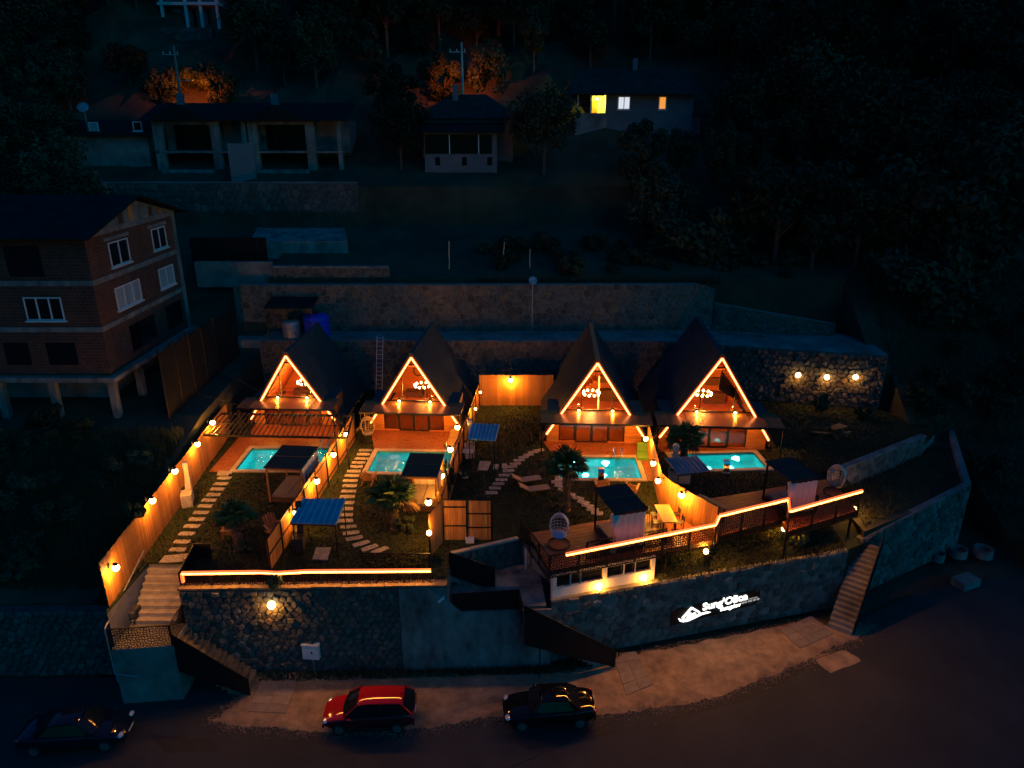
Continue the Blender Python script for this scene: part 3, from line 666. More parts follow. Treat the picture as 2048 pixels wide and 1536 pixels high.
# white basement under the deck
t = thing('white_basement', 'white basement front with dark windows under the wooden deck', 'building', (2, 30.6, -1.35))
a, b = V((2.05, 30.68, 0)), V((7.55, 32.42, 0)); U = (b - a).normalized(); L = (b - a).length; N = V((U.y, -U.x, 0))
def wbox(s0, s1, z0, z1, d0, d1, name, m):
    q = [a + U * s0 + N * d0, a + U * s1 + N * d0, a + U * s1 - N * d1, a + U * s0 - N * d1]
    return MB().prism([(p.x, p.y) for p in q], z0, z1).build(name, m, t, world=True)
wbox(0, L, -1.35, -0.72, 0.0, 0.25, 'wall', 'white_paint')
wbox(0, L, -0.05, 0.1, 0.0, 0.25, 'lintel', 'white_paint')
for s in (0.0, L / 2 - .1, L - .22): wbox(s, s + .22, -0.72, -0.05, 0.003, 0.25, 'pillar', 'white_paint')
for k, s in enumerate((0.22, 1.0, 1.55, L / 2 + .12, L / 2 + 1.1, L / 2 + 1.75)):
    e = (1.0, 1.55, L / 2 - .1, L / 2 + 1.1, L / 2 + 1.75, L - .22)[k]
    p = wbox(s + .03, e - .03, -0.72, -0.05, -.12, .15, 'window', 'window_dark')
    if k not in (0, 3):
        q = [a + U * (s - .03), a + U * (s + .03)]; MB().beam(q[0].to_tuple()[:2] + (-.72,), q[0].to_tuple()[:2] + (-.05,), .05, .05).build('mullion', 'white_plastic', p)
for k, s in enumerate((2.55, 5.15)):
    f = thing('floor_lamp', ['glowing ground uplight on the middle of the white basement', 'glowing ground uplight at the end of the white basement'][k], 'lamp', (a + U * s + N * 0.16 + V((0, 0, -1.33))), 0, 'basement uplights')
    MB().lathe([(0.001, 0), (.07, 0), (.09, .1), (.001, .1)], 10).build('housing', 'black_metal', f)
    MB().ball((0, 0, .11), .055).build('bulb', 'bulb', f); plight(f, (0, -.02, .22), 14, r=.05)
# white side post by the landing
t = thing('white_post', 'slim white post at the deck corner above the landing', 'post', (0.75, 33.6, -1.5)); MB().beam((0, 0, 0), (0, 0, 1.5), .1, .1).build('post', 'white_paint', t)

# paving slabs, laid singly
def slabs(name, label, quad, nx, ny, m='paving'):
    q = [P(u, v, ZR) for u, v in quad]; o = thing(name, label, 'paving', (q[0].x, q[0].y, ZR))
    for i in range(nx):
        for j in range(ny):
            def at(s, t): return q[0].lerp(q[1], s).lerp(q[3].lerp(q[2], s), t)
            g = 0.012
            c = [at((i + g) / nx, (j + g) / ny), at((i + 1 - g) / nx, (j + g) / ny), at((i + 1 - g) / nx, (j + 1 - g) / ny), at((i + g) / nx, (j + 1 - g) / ny)][::-1]
            MB().prism([(p.x, p.y) for p in c], ZR, ZR + 0.055 + random.Random(i * 7 + j).uniform(-.006, .006)).build('paving_slab', m, o, world=True)
slabs('stair_paving', 'square concrete slabs at the foot of the steps by the red car', [(528, 1346), (600, 1346), (572, 1428), (496, 1424)], 2, 5)
slabs('entrance_paving', 'broken concrete slabs at the foot of the entrance steps', [(1225, 1308), (1272, 1304), (1306, 1370), (1252, 1392)], 2, 4)
slabs('far_paving', 'pinkish concrete slabs at the foot of the far steps', [(1560, 1262), (1622, 1232), (1666, 1268), (1600, 1298)], 3, 3)

for q in MB_POSTS:
    t = thing('deck_post', 'dark steel post carrying the deck edge above the garden bank', 'post', (q[0], q[1], -1.35), 0, 'posts under the decks'); MB().beam((0, 0, -.3), (0, 0, 1.5), .1, .1, (0, 1, 0)).build('post', 'black_metal', t)

# ================================================================== FENCES AND LAMPS
def PV(u, v, A, B):
    """pixel -> point on the upright plane over the plan line A-B"""
    d = ray(u, v); n = V((B[1] - A[1], -(B[0] - A[0]), 0)); o = V((0, 0, CH))
    t = (V((A[0], A[1], 0)) - o).dot(n) / d.dot(n)
    return o + d * t
def fence(name, label, pts, zt, z0=0.0, wd=0.2, m='fence_wood', zlow=None, rails=True):
    """upright planks, posts and rails; pts in plan; planks share one mesh"""
    t = thing(name, label, 'fence', (pts[0][0], pts[0][1], z0)); sidep = -1 if 'long tall' in label else 1; rr = random.Random(len(label))
    me = {}
    for (a, b) in zip(pts, pts[1:]):
        a, b = V((a[0], a[1], 0)), V((b[0], b[1], 0)); U = b - a; L = U.length; n = round(L / wd); ang = math.atan2(U.y, U.x)
        for i in range(n):
            p = a.lerp(b, (i + .5) / n); lo = zlow(p) if zlow else z0
            key = (round(L / n, 3), round(lo, 1))
            if key not in me:
                hw = L / n / 2 - 0.006
                me[key] = MB().add([(-hw, -.013, lo - z0), (hw, -.013, lo - z0), (hw, .013, lo - z0), (-hw, .013, lo - z0), (-hw, -.013, zt - z0), (hw, -.013, zt - z0), (hw, .013, zt - z0), (-hw, .013, zt - z0)],
                                   [(3, 2, 1, 0), (4, 5, 6, 7), (0, 1, 5, 4), (1, 2, 6, 5), (2, 3, 7, 6), (3, 0, 4, 7)]).mesh('plank')
            o = mkobj('plank', me[key], m, t); o.location = p + V((0, 0, rr.uniform(-.03, .03))) + V((0, 0, z0)) - t.location; o.rotation_euler = (0, 0, ang + rr.uniform(-.02, .02))
        if rails:
            k = max(1, round(L / 2.4)); N = V((U.y, -U.x, 0)).normalized() * -0.05 * sidep
            for i in range(k + 1):
                p = a.lerp(b, i / k) + N; lo = zlow(p) if zlow else z0
                MB().beam((p.x, p.y, lo), (p.x, p.y, zt + .02), .07, .07, (1, 0, 0)).build('post', 'black_metal', t, world=True)
            for z in (z0 + .35, zt - .3):
                MB().beam(a + N * .6 + V((0, 0, z)), b + N * .6 + V((0, 0, z)), .04, .06).build('rail', 'black_metal', t, world=True)
    return t
FL = [(-20.6, 48.2), (-19.0, 28.3)]
fence('plank_fence', 'long tall plank fence with glowing lamps beside the first garden', FL, 2.45, 0.0, 0.2, zlow=lambda p: 0.0 if p.y > 31.5 else (-1.0 if p.y > 30 else -1.9))
FM1 = [(-11.3, 47.4), (-11.75, 38.4), (-11.9, 36.5)]
fence('plank_fence', 'smooth plank fence with lamps between the first and second pools', FM1, 2.0)
FM2 = [(-2.65, 53.6), (-3.35, 45.0), (-4.0, 35.6)]
fence('plank_fence', 'plank fence with a row of globes between the second and third gardens', FM2, 1.95)
FB = [(-2.6, 54.0), (3.3, 54.0)]
fence('plank_fence', 'plank fence with one lamp closing the passage behind the second and third cabins', FB, 2.6)
FM3 = [(9.3, 45.2), (8.75, 37.6), (9.1, 36.6), (10.95, 33.7)]
fence('plank_fence', 'bent plank fence with lamps between the last two cabins', FM3, 2.25)
# gate screen facing the street
FG = [P(845, 1095), P(884, 1088)]
t = fence('gate_side_fence', 'short angled plank screen beside the timber gate', [(-4.25, 32.6), (-3.75, 34.0)], 2.5)
t = thing('timber_gate', 'timber gate with black steel frame above the entrance steps', 'gate', (-3.75, 34.05, 0))
x0, x1, yg, zg = -3.72, -1.1, 34.05, 2.55
for i, xx in enumerate(np.arange(x0, x1 - .01, 0.131)):
    MB().box(xx + .004, xx + .127, yg - .012, yg + .012, 0.06, zg - .06).build('plank', 'fence_wood', t, world=True)
for xx in (x0, x0 + 1.28, x1): MB().beam((xx, yg - .05, 0), (xx, yg - .05, zg), .09, .07, (0, 1, 0)).build('post', 'black_metal', t, world=True)
MB().beam((x0, yg - .05, zg), (x1, yg - .05, zg), .09, .07).build('rail', 'black_metal', t, world=True)
for z in (0.85, 1.7): MB().beam((x0 + 1.33, yg - .05, z), (x1, yg - .05, z), .06, .06).build('rail', 'black_metal', t, world=True)
for z in (0.95, 2.1): MB().beam((x0 + .05, yg - .05, z), (x0 + 1.23, yg - .05, z), .06, .06).build('rail', 'black_metal', t, world=True)
MB().tube((x0 + 1.15, yg - .06, 1.1), (x0 + 1.15, yg - .14, 1.1), .02).tube((x0 + 1.15, yg - .14, 1.1), (x0 + 1.02, yg - .14, 1.1), .02).build('handle', 'grey_metal', t, world=True)
# steel framed screen at the front of the first dividing fence
t = thing('steel_screen', 'steel framed plank screen standing between the two street side lawns', 'fence', (-12.1, 31.2, 0))
a, b = V((-12.25, 31.0, 0)), V((-11.9, 36.4, 0))
for i in range(24):
    p, q = a.lerp(b, i / 24), a.lerp(b, (i + .94) / 24)
    MB().beam((p + q) / 2 + V((0, 0, .1)), (p + q) / 2 + V((0, 0, 1.95)), .02, (q - p).length, b - a).build('plank', 'fence_wood', t, world=True)
for i in range(4):
    p = a.lerp(b, i / 3); MB().beam(p + V((.05, 0, 0)), p + V((.05, 0, 2.05)), .07, .07, (1, 0, 0)).build('post', 'black_metal', t, world=True)
for z in (0.12, 1.05, 2.0): MB().beam(a + V((.05, 0, z)), b + V((.05, 0, z)), .06, .06).build('rail', 'black_metal', t, world=True)

def wall_lamp(label, pos, out, watt=30, r=0.17, group='fence lamps', name='wall_lamp', arm=0.36, shade=True):
    out = V(out).normalized(); pos = V(pos)
    f = thing(name, label, 'lamp', pos, math.atan2(out.y, out.x), group)
    MB().box(0, .03, -.07, .07, -.02, .22).build('back_plate', 'black_metal', f)
    MB().path([(0.02, 0, .15), (arm * .7, 0, .24), (arm, 0, .17)], .014).build('arm', 'black_metal', f)
    if shade: MB().lathe([(.03, .27), (r * .5, .24), (r * .62, .15), (r * .58, .145), (.03, .22)], 12, (arm, 0, 0)).build('lamp_shade', 'black_metal', f)
    MB().ball((arm, 0, 0), r).build('bulb', 'bulb', f, smooth=True)
    plight(f, (arm + r * .4, 0, -r - .06), watt)
    return f
LBL = ['farthest', 'second from the cabin', 'third from the cabin, beside the white chimney', 'fourth from the cabin, beside a leafy climber', 'nearest the street stairs']
for k, (u, v) in enumerate(((414, 845), (383, 888), (337, 942), (291, 1001), (216, 1135))):
    p = PV(u, v, *FL); wall_lamp('glowing lamp on the tall plank fence, ' + LBL[k], p + V((.02, 0, 0)), (1, -.05, 0), 26)
LBL = ['beside the hanging basket chair', 'beside the pool ladder', 'above the leafy climber', 'beside the large blue roof']
for k, (u, v) in enumerate(((682, 868), (655, 909), (621, 962), (578, 1025))):
    p = PV(u, v, (-11.3, 47.4), (-11.9, 36.5)) if k < 3 else PV(u, v, (-12.25, 31.0), (-11.9, 36.4))
    wall_lamp('glowing lamp on the fence between two pools, ' + LBL[k], p + V((.02, 0, 0)), (1, -.05, 0), (26, 26, 24, 9)[k])
LBL = ['farthest back', 'by the cabin roof', 'by the deck lounger', 'by the small blue roof', 'by the brown gazebo', 'above the gate corner']
for k, (u, v) in enumerate(((952, 784), (942, 817), (926, 854), (913, 898), (896, 951), (871, 1004))):
    p = PV(u, v, FM2[0], FM2[2]); wall_lamp('glowing globe on the fence of the second garden, ' + LBL[k], p + V((-.02, 0, 0)), (-1, -.1, 0) if k > 1 else (1, -.2, 0), (10, 14, 26, 26, 26, 26)[k], .18 if k > 1 else .09)
wall_lamp('glowing lamp high on the plank fence closing the rear passage', PV(1021, 757, *FB) + V((0, -.02, 0)), (0, -1, 0), 40)
LBL = ['beside the cabin corner', 'beside the green cushions', 'beside the white fireplace', 'on its bent end near the yellow chairs']
for k, (u, v) in enumerate(((1303, 877), (1319, 926), (1329, 961))):
    p = PV(u, v, FM3[0], FM3[1]); wall_lamp('glowing lamp on the bent fence, ' + LBL[k], p + V((-.02, 0, 0)), (-1, -.1, 0), 26, .16)
p = PV(1372, 986, FM3[2], FM3[3]); wall_lamp('glowing lamp on the bent fence, ' + LBL[3], p + V((-.02, -.02, 0)), (-.8, -.6, 0), 30, .18)
for k, (u, v) in enumerate(((1595, 747), (1652, 751), (1709, 751))):
    p = PV(u, v, (12, 57.1), (29.1, 53.15)); q = V((-.22, -.97, 0))
    wall_lamp('glowing lamp on the rough rock wall, ' + ('nearest the cabin', 'middle of three', 'at the far end')[k], p + q * .2, q, 4, .2, 'rock wall lamps', arm=.22, shade=False)
p = PV(547, 1202, (-16.95, 29.62), (-5.6, 29.92))
wall_lamp('glowing bulkhead lamp high on the dark rubble wall', p + V((0, -.12, 0)), (0, -1, 0), 6, .2, None, arm=.2, shade=False)
# lamp posts
def post_lamp(label, foot, h, watt=16):
    f = thing('post_lamp', label, 'lamp', foot, 0, 'garden post lamps')
    MB().tube((0, 0, 0), (0, 0, h), .04, 8).lathe([(.1, 0), (.1, .04), (.04, .08)], 10).build('post', 'black_metal', f)
    MB().ball((0, 0, h + .13), .14).build('bulb', 'bulb', f, smooth=True); plight(f, (0, 0, h + .34), watt, r=.12)
for k, (u, v, zb) in enumerate(((1412, 1103, -1.35), (1568, 1058, -1.35), (1709, 1017, -1.35), (858, 1066, 0.0))):
    h = 1.05 if zb < 0 else 1.5; p = P(u, v, zb + h + .13)
    post_lamp(('globe lamp post in the garden strip near the white canvas', 'globe lamp post in the garden strip by a yellow shrub', 'globe lamp post at the far end of the garden strip', 'globe lamp post at the corner of the gate screen')[k], (p.x, p.y, zb), h, (24, 24, 16, 16)[k])

# ================================================================== CABINS
def cabin(label, u, v, s, yaw, L, lit='red', door=(-2.5, 2.15), chand=0.0, inner_w=210):
    H = 6.35 * s; kS = 1.575; ez = 0.4 * s; cz = 2.45 * s; hw = lambda z: (H - z) / kS
    ap = P(u, v, H); t = thing('a_frame_cabin', label, 'cabin', (ap.x, ap.y, 0), -R(yaw), 'A-frame cabins')
    W = 3.35 * s
    MB().box(-W, W, .3, L - .1, 0.02, .14).build('floor', 'inner_wood', t)
    # roof slopes with raised ribs
    sl = math.hypot(hw(ez), H - ez)
    for sg in (-1, 1):
        d = V((sg * hw(ez), 0, ez - H)).normalized(); n = V((sg * (H - ez), 0, hw(ez))).normalized()
        a = V((0, -.25, H)); mb = MB()
        q = [a, a + d * sl, a + d * sl + V((0, L + .3, 0)), a + V((0, L + .3, 0))]
        mb.slab([p + n * .06 for p in q], n * -.12)
        k = int((L + .25) / .42)
        for i in range(k + 1):
            y = .05 + i * (L + .2) / k; mb.beam(a + V((0, y, 0)) + n * .085, a + d * sl + V((0, y, 0)) + n * .085, .07, .09, n)
        mb.build('roof_slope', 'roof_sheet', t)
        MB().slab([p + n * -.065 + V((0, .2, 0)) * (1 if p.y < 1 else -1) for p in q], n * -.04).build('ceiling_lining', 'inner_wood', t)
        f = MB().beam(V((0, -.27, H)) + n * 0, V((0, -.27, H)) + d * sl, .05, .26, n).build('barge_board', 'dark_wood', t)
        st = V((0, -.33, H - .16)); z2 = d * (sl * (H - 1.05 * s) / (H - ez))
        ls = MB().beam(st, st + z2, .07, .18, n).build('led_strip', 'led_halo', t); MB().beam(st + V((0, -.03, 0)), st + z2 + V((0, -.03, 0)), .07, .045, n).build('led_core', 'led_core', ls)  # wider glowing band painted in as the halo of the core
    MB().beam((0, -.28, H + .1), (0, L + .05, H + .1), .3, .06).build('ridge_cap', 'roof_sheet', t)
    # ground floor front
    dx0, dx1 = door[0] * s, door[1] * s
    for a, b in ((-W, dx0), (dx1, W)):
        wl = MB().box(a, b, .27, .37, 0, cz - .01).build('wall', 'siding', t); z = 0.0
        while z < cz - .02: MB().box(a, b, .25, .269, z + .006, min(z + .194, cz - .01)).build('siding_board', 'siding', wl); z += .2
    for sg in (-1, 1):
        mb = MB(); z = 0.0
        while z < cz - .02: mb.box(sg * W - (.1 if sg > 0 else 0), sg * W + (.1 if sg < 0 else 0), .38, 2.3, z + .006, min(z + .194, cz - .01)); z += .2
        mb.build('side_wall', 'siding', t)
        MB().slab([(sg * W, .25, cz), (sg * hw(cz) * .9, .25, cz), (sg * hw(cz) * .9, 2.4, cz), (sg * W, 2.4, cz)], (0, 0, .06)).build('side_roof', 'roof_sheet', t)
    n = 4
    for i in range(n):
        a, b = dx0 + (dx1 - dx0) * i / n, dx0 + (dx1 - dx0) * (i + 1) / n; yy = .28 if i in (1, 2) else .33
        f = MB(); f.box(a, a + .09, yy, yy + .07, .03, cz - .1).box(b - .09, b, yy, yy + .07, .03, cz - .1).box(a + .09, b - .09, yy, yy + .07, .03, .14).box(a + .09, b - .09, yy, yy + .07, cz - .22, cz - .1)
        o = f.build('glass_door', 'black_metal', t); MB().box(a + .09, b - .09, yy + .03, yy + .042, .14, cz - .22).build('pane', 'smoke_glass', o)
    # canopy over the terrace
    cw = 3.75 * s; cd_ = 1.8 * s
    mb = MB(); mb.slab([(-cw, -cd_, cz - .10), (cw, -cd_, cz - .10), (cw, .24, cz), (-cw, .24, cz)], (0, 0, .05))
    for i in range(9):
        x = -cw + 2 * cw * i / 8; mb.beam((x, -cd_, cz - .045), (x, .2, cz + .055), .04, .03)
    mb.build('canopy', 'canopy_sheet', t)
    MB().beam((-cw, -cd_ - .03, cz - .12), (cw, -cd_ - .03, cz - .12), .08, .12).build('gutter', 'black_metal', t)
    for x in (-cw + .05, cw - .05): MB().beam((x, -cd_ + .05, 0), (x, -cd_ + .05, cz - .14), .08, .08, (0, 1, 0)).build('canopy_post', 'black_metal', t)
    for x in (-1.15 * s, 1.2 * s):
        o = MB().lathe([(.001, .0), (.09, .0), (.11, .1), (.001, .12)], 10, (x, .02, cz + .2)).build('eave_lamp', 'black_metal', t)
        MB().ball((x, -.02, cz + .16), .085).build('bulb', 'bulb_small', o); plight(t, (x, -.25, cz + .22), 7, r=.05)
        MB().beam((x - .5, .1, cz + .33), (x + .5, .1, cz + .33), .08, .05).build('lamp_rail', 'dark_wood', t)
    plight(t, (-1.6 * s, -.9, cz - .35), 14, r=.1); plight(t, (1.8 * s, -.9, cz - .35), 14, r=.1)
    for x in (-1.6 * s, 1.8 * s): MB().ball((x, -.9, cz - .2), .07).build('downlight', 'bulb_small', t)
    # glazed gable
    zt = H - (H - cz) * .24; gy = .3
    fr = MB()
    hi = H - .35
    for sg in (-1, 1): fr.beam((0, gy, hi), (sg * (hw(cz) - .22), gy, cz + .05), .07, .1, (0, 1, 0))
    fr.beam((-hw(cz) + .2, gy, cz + .06), (hw(cz) - .2, gy, cz + .06), .07, .1); fr.beam((-hw(zt) + .18, gy, zt), (hw(zt) - .18, gy, zt), .08, .1)
    for x in (-.95 * s, 1.15 * s): fr.beam((x, gy, cz + .05), (x, gy, min(zt, H - .3 - abs(x) * kS)), .07, .07, (0, 1, 0))
    g = fr.build('gable_frame', 'black_metal', t)
    def pane(pts): MB().slab([(x, gy + .01, z) for x, z in pts], (0, .012, 0)).build('pane', 'clear_glass', g)
    m = .18; xs = [-.95 * s, 1.15 * s]
    pane([(-hw(zt) + m, zt), (hw(zt) - m, zt), (0, hi)])
    zl = [min(zt, H - m * kS - abs(x) * kS) for x in xs]
    pane([(-hw(cz) + m, cz), (xs[0], cz), (xs[0], zl[0])] + ([(-hw(zt) + m, zt)] if zl[0] >= zt else []))
    pane([(xs[0], cz), (xs[1], cz), (xs[1], zl[1]), (xs[0], zl[0])] if zl[0] >= zt and zl[1] >= zt else [(xs[0], cz), (xs[1], cz), (xs[1], zl[1]), (hw(zt) - m, zt), (-hw(zt) + m, zt), (xs[0], zl[0])])
    pane([(xs[1], cz), (hw(cz) - m, cz), (xs[1], zl[1])])
    # inside
    yb = L - .35
    mb = MB(); z = .14
    while z < H - .5:
        x = hw(max(z + .2, ez)) - .15; x = min(x, 3.6 * s); mb.box(-x, x, yb, yb + .1, z + .004, z + .246); z += .25
    mb.build('back_wall', 'inner_wood', t)
    MB().slab([(-hw(ez) + .05, yb + .12, .1), (hw(ez) - .05, yb + .12, .1), (hw(ez) - .05, yb + .12, ez), (0, yb + .12, H - .03), (-hw(ez) + .05, yb + .12, ez)], (0, .1, 0)).build('rear_gable', 'dark_wood', t)
    for sg in (-1, 1): MB().box(sg * (hw(ez) - .12) - .05, sg * (hw(ez) - .12) + .05, .5, yb, .14, ez + .1).build('knee_wall', 'inner_wood', t)
    mz = H - 2.35 * s; my = L * .52
    MB().box(-hw(mz) + .15, hw(mz) - .15, my, yb, mz - .18, mz).build('mezzanine', 'inner_wood', t)
    mb = MB().beam((-hw(mz + .9) + .2, my, mz + .85), (hw(mz + .9) - .2, my, mz + .85), .05, .05)
    for i in range(7): x = (-1 + 2 * i / 6) * (hw(mz + .9) - .25); mb.beam((x, my, mz), (x, my, mz + .85), .03, .03, (0, 1, 0))
    mb.build('balustrade', 'black_metal', t)
    sd = -1 if u < 1000 else 1
    for i in range(9):
        x = (-1.9 * s + i * .27) if sd > 0 else (-.3 + i * .27); MB().box(x, x + .3, yb - 1.35, yb - .35, .14 + i * .22, .14 + i * .22 + .06 + .12).build('stair_step', 'inner_wood', t)
    hx0 = -1.95 * s if sd > 0 else -.35
    MB().beam((hx0, yb - 1.38, 1.0), (hx0 + 2.4, yb - 1.38, 3.0), .05, .07).beam((hx0, yb - 1.38, .14), (hx0, yb - 1.38, 1.0), .05, .05, (0, 1, 0)).beam((hx0 + 2.4, yb - 1.38, 2.1), (hx0 + 2.4, yb - 1.38, 3.0), .05, .05, (0, 1, 0)).build('handrail', 'black_metal', t)
    if sd > 0:
        MB().box(.9 * s, 2.4 * s, yb - .75, yb - .1, .14, 1.05).build('kitchen_counter', 'dark_wood', t); MB().box(.9 * s, 2.2 * s, yb - .4, yb - .08, 1.6, 2.2).build('wall_cupboard', 'dark_wood', t)
    else:
        ck = MB().lathe([(.42, -.03), (.42, .03), (.34, .03), (.34, -.03)], 18).build('wall_clock', 'dark_wood', t); ck.location = (-1.25, yb - .08, 2.1); ck.rotation_euler = (PI / 2, 0, 0)
        MB().box(-2.3 * s, -.8 * s, yb - 1.0, yb - .1, .14, .6).build('sofa', 'brown_fabric', t)
    if u > 1400:
        MB().slab([(hw(cz + 1.6) - .3, .6, cz + .1 + 1.4), (hw(cz + .6) - .35, .6, cz + .5), (hw(cz + 2.6) - .9, .6, cz + 1.6), (hw(cz + 3.4) - .3, .6, cz + 3.0)], (0, .1, 0)).build('curtain', 'dark_fabric', t)
    if u == 824: MB().box(-.5, .6, 3.0, 3.8, .14, .85).build('dining_table', 'chair_wood', t)
    # ring chandelier
    z = cz + .62 * s; c = V((chand, 2.3, z))
    cl = t.matrix_basis
    wpos = Matrix.Translation(t.location) @ Matrix.Rotation(t.rotation_euler.z, 4, 'Z') @ c
    ch = thing('ring_chandelier', 'glowing ring chandelier hanging inside ' + label.split(',')[-1].strip(), 'chandelier', wpos, 0, 'cabin chandeliers')
    mb = MB(); n = 10
    for i in range(n):
        a0, a1 = 2 * PI * i / n, 2 * PI * (i + 1) / n; mb.tube((.55 * math.cos(a0), .55 * math.sin(a0), 0), (.55 * math.cos(a1), .55 * math.sin(a1), 0), .03, 6)
    mb.build('ring', 'black_metal', ch)
    for i in range(n):
        a0 = 2 * PI * i / n; MB().ball((.6 * math.cos(a0), .6 * math.sin(a0), -.02), .09, 8).build('bulb', 'bulb_small', ch)
    top = H - z - .35
    MB().tube((0, 0, 0), (0, 0, top), .015, 6).beam((-.55, 0, 0), (.55, 0, 0), .03, .03).beam((0, -.55, 0), (0, .55, 0), .03, .03).build('rod', 'black_metal', ch)
    plight(ch, (0, 0, -.22), inner_w / 2, (1, .36, .05), r=.3)
    plight(t, (0, my + .6, mz + 1.0), 4, (1, .42, .07), r=.1); MB().ball((0, my + .6, mz + 1.12), .07).build('loft_fill_lamp', 'bulb_small', t)  # lamp and bulb added to brighten the dark loft
    if lit == 'bed':
        MB().box(-.75, .75, my + .5, my + 2.4, mz, mz + .5).build('bed', 'snow_bed', t); plight(t, (0, my + .4, mz + 1.15), 9, (1, .85, .4), r=.1)
        MB().box(.42, .52, my - 1.0, my - .9, .14, mz - .2).build('pillar', 'white_paint', t)
    return t
CAB = [cabin('dark roofed cabin with glowing edge behind the slatted pergola, the first cabin', 574, 705, .93, 2, 7.7, chand=.35),
       cabin('dark roofed cabin with glowing edge beside the ladder, the second cabin', 824, 708, .96, 4, 8.2, chand=.2),
       cabin('dark roofed cabin with glowing edge, white bed upstairs, the third cabin', 1195, 719, 1.0, 3, 9.3, 'bed', chand=-.2, inner_w=330),
       cabin('largest cabin with glowing edge beside the rock wall, the fourth cabin', 1443, 709, 1.1, 4, 9.6, chand=-.5, inner_w=330)]
# downlight pools on the lawn from lamps on the side walls
for lab, src, tgt, wt, ang in (('small downlight on the side of the third cabin over a bright lawn disc', (2.95, 47.3, 2.3), P(1070, 893), 120, 25),
                               ('small downlight on the side of the fourth cabin over the lawn', (18.6, 46.2, 2.2), P(1568, 905), 110, 44)):
    f = thing('downlight', lab, 'lamp', src, 0, 'side wall downlights')
    MB().lathe([(.001, .12), (.06, .12), (.08, 0), (.07, 0), (.05, .1)], 10).build('housing', 'black_metal', f); MB().ball((0, 0, .05), .045).build('bulb', 'bulb_small', f)
    MB().beam((0, 0, .12), (0.3 if src[0] < 10 else -.3, 0.1, .2), .03, .03).build('arm', 'black_metal', f)
    spot(f, V(src) - V((0, 0, .04)), tgt, wt, ang, blend=.15)

# terraces of boards in front of the cabins
for i, cb in enumerate(CAB):
    c, ux, uy, wd, dp = PC[i]; s = (.93, .96, 1.0, 1.1)[i]
    f = [c + ux * x + uy * (dp / 2 + .36) for x in (-wd / 2 - .35, wd / 2 + (.35, .35, 1.2, .6)[i])]
    rt = Matrix.Rotation(cb.rotation_euler.z, 4, 'Z')
    b = [cb.location + rt @ V((x, .3, 0)) for x in (3.6 * s, -3.6 * s)]
    planks('terrace_boards', [f[0], f[1], b[0], b[1]], 0.05, 'deck_wood', 0.24, cb.rotation_euler.z)
c, ux, uy, wd, dp = PC[0]
planks('pool_boards', [p for p in (c - ux * (wd / 2 + 1.6) - uy * (dp / 2 + .3), c - ux * (wd / 2 + .37) - uy * (dp / 2 + .3), c - ux * (wd / 2 + .37) + uy * (dp / 2 + 2), c - ux * (wd / 2 + 1.6) + uy * (dp / 2 + 2))], .045, 'deck_wood', .24, 0)
c, ux, uy, wd, dp = PC[2]
planks('pool_boards', [p for p in (c + ux * (wd / 2 + .37) - uy * (dp / 2 + .3), c + ux * (wd / 2 + 1.45) - uy * (dp / 2 + .3), c + ux * (wd / 2 + 1.3) + uy * (dp / 2 + .34), c + ux * (wd / 2 + .37) + uy * (dp / 2 + .34))], .045, 'deck_wood', .24, 0)

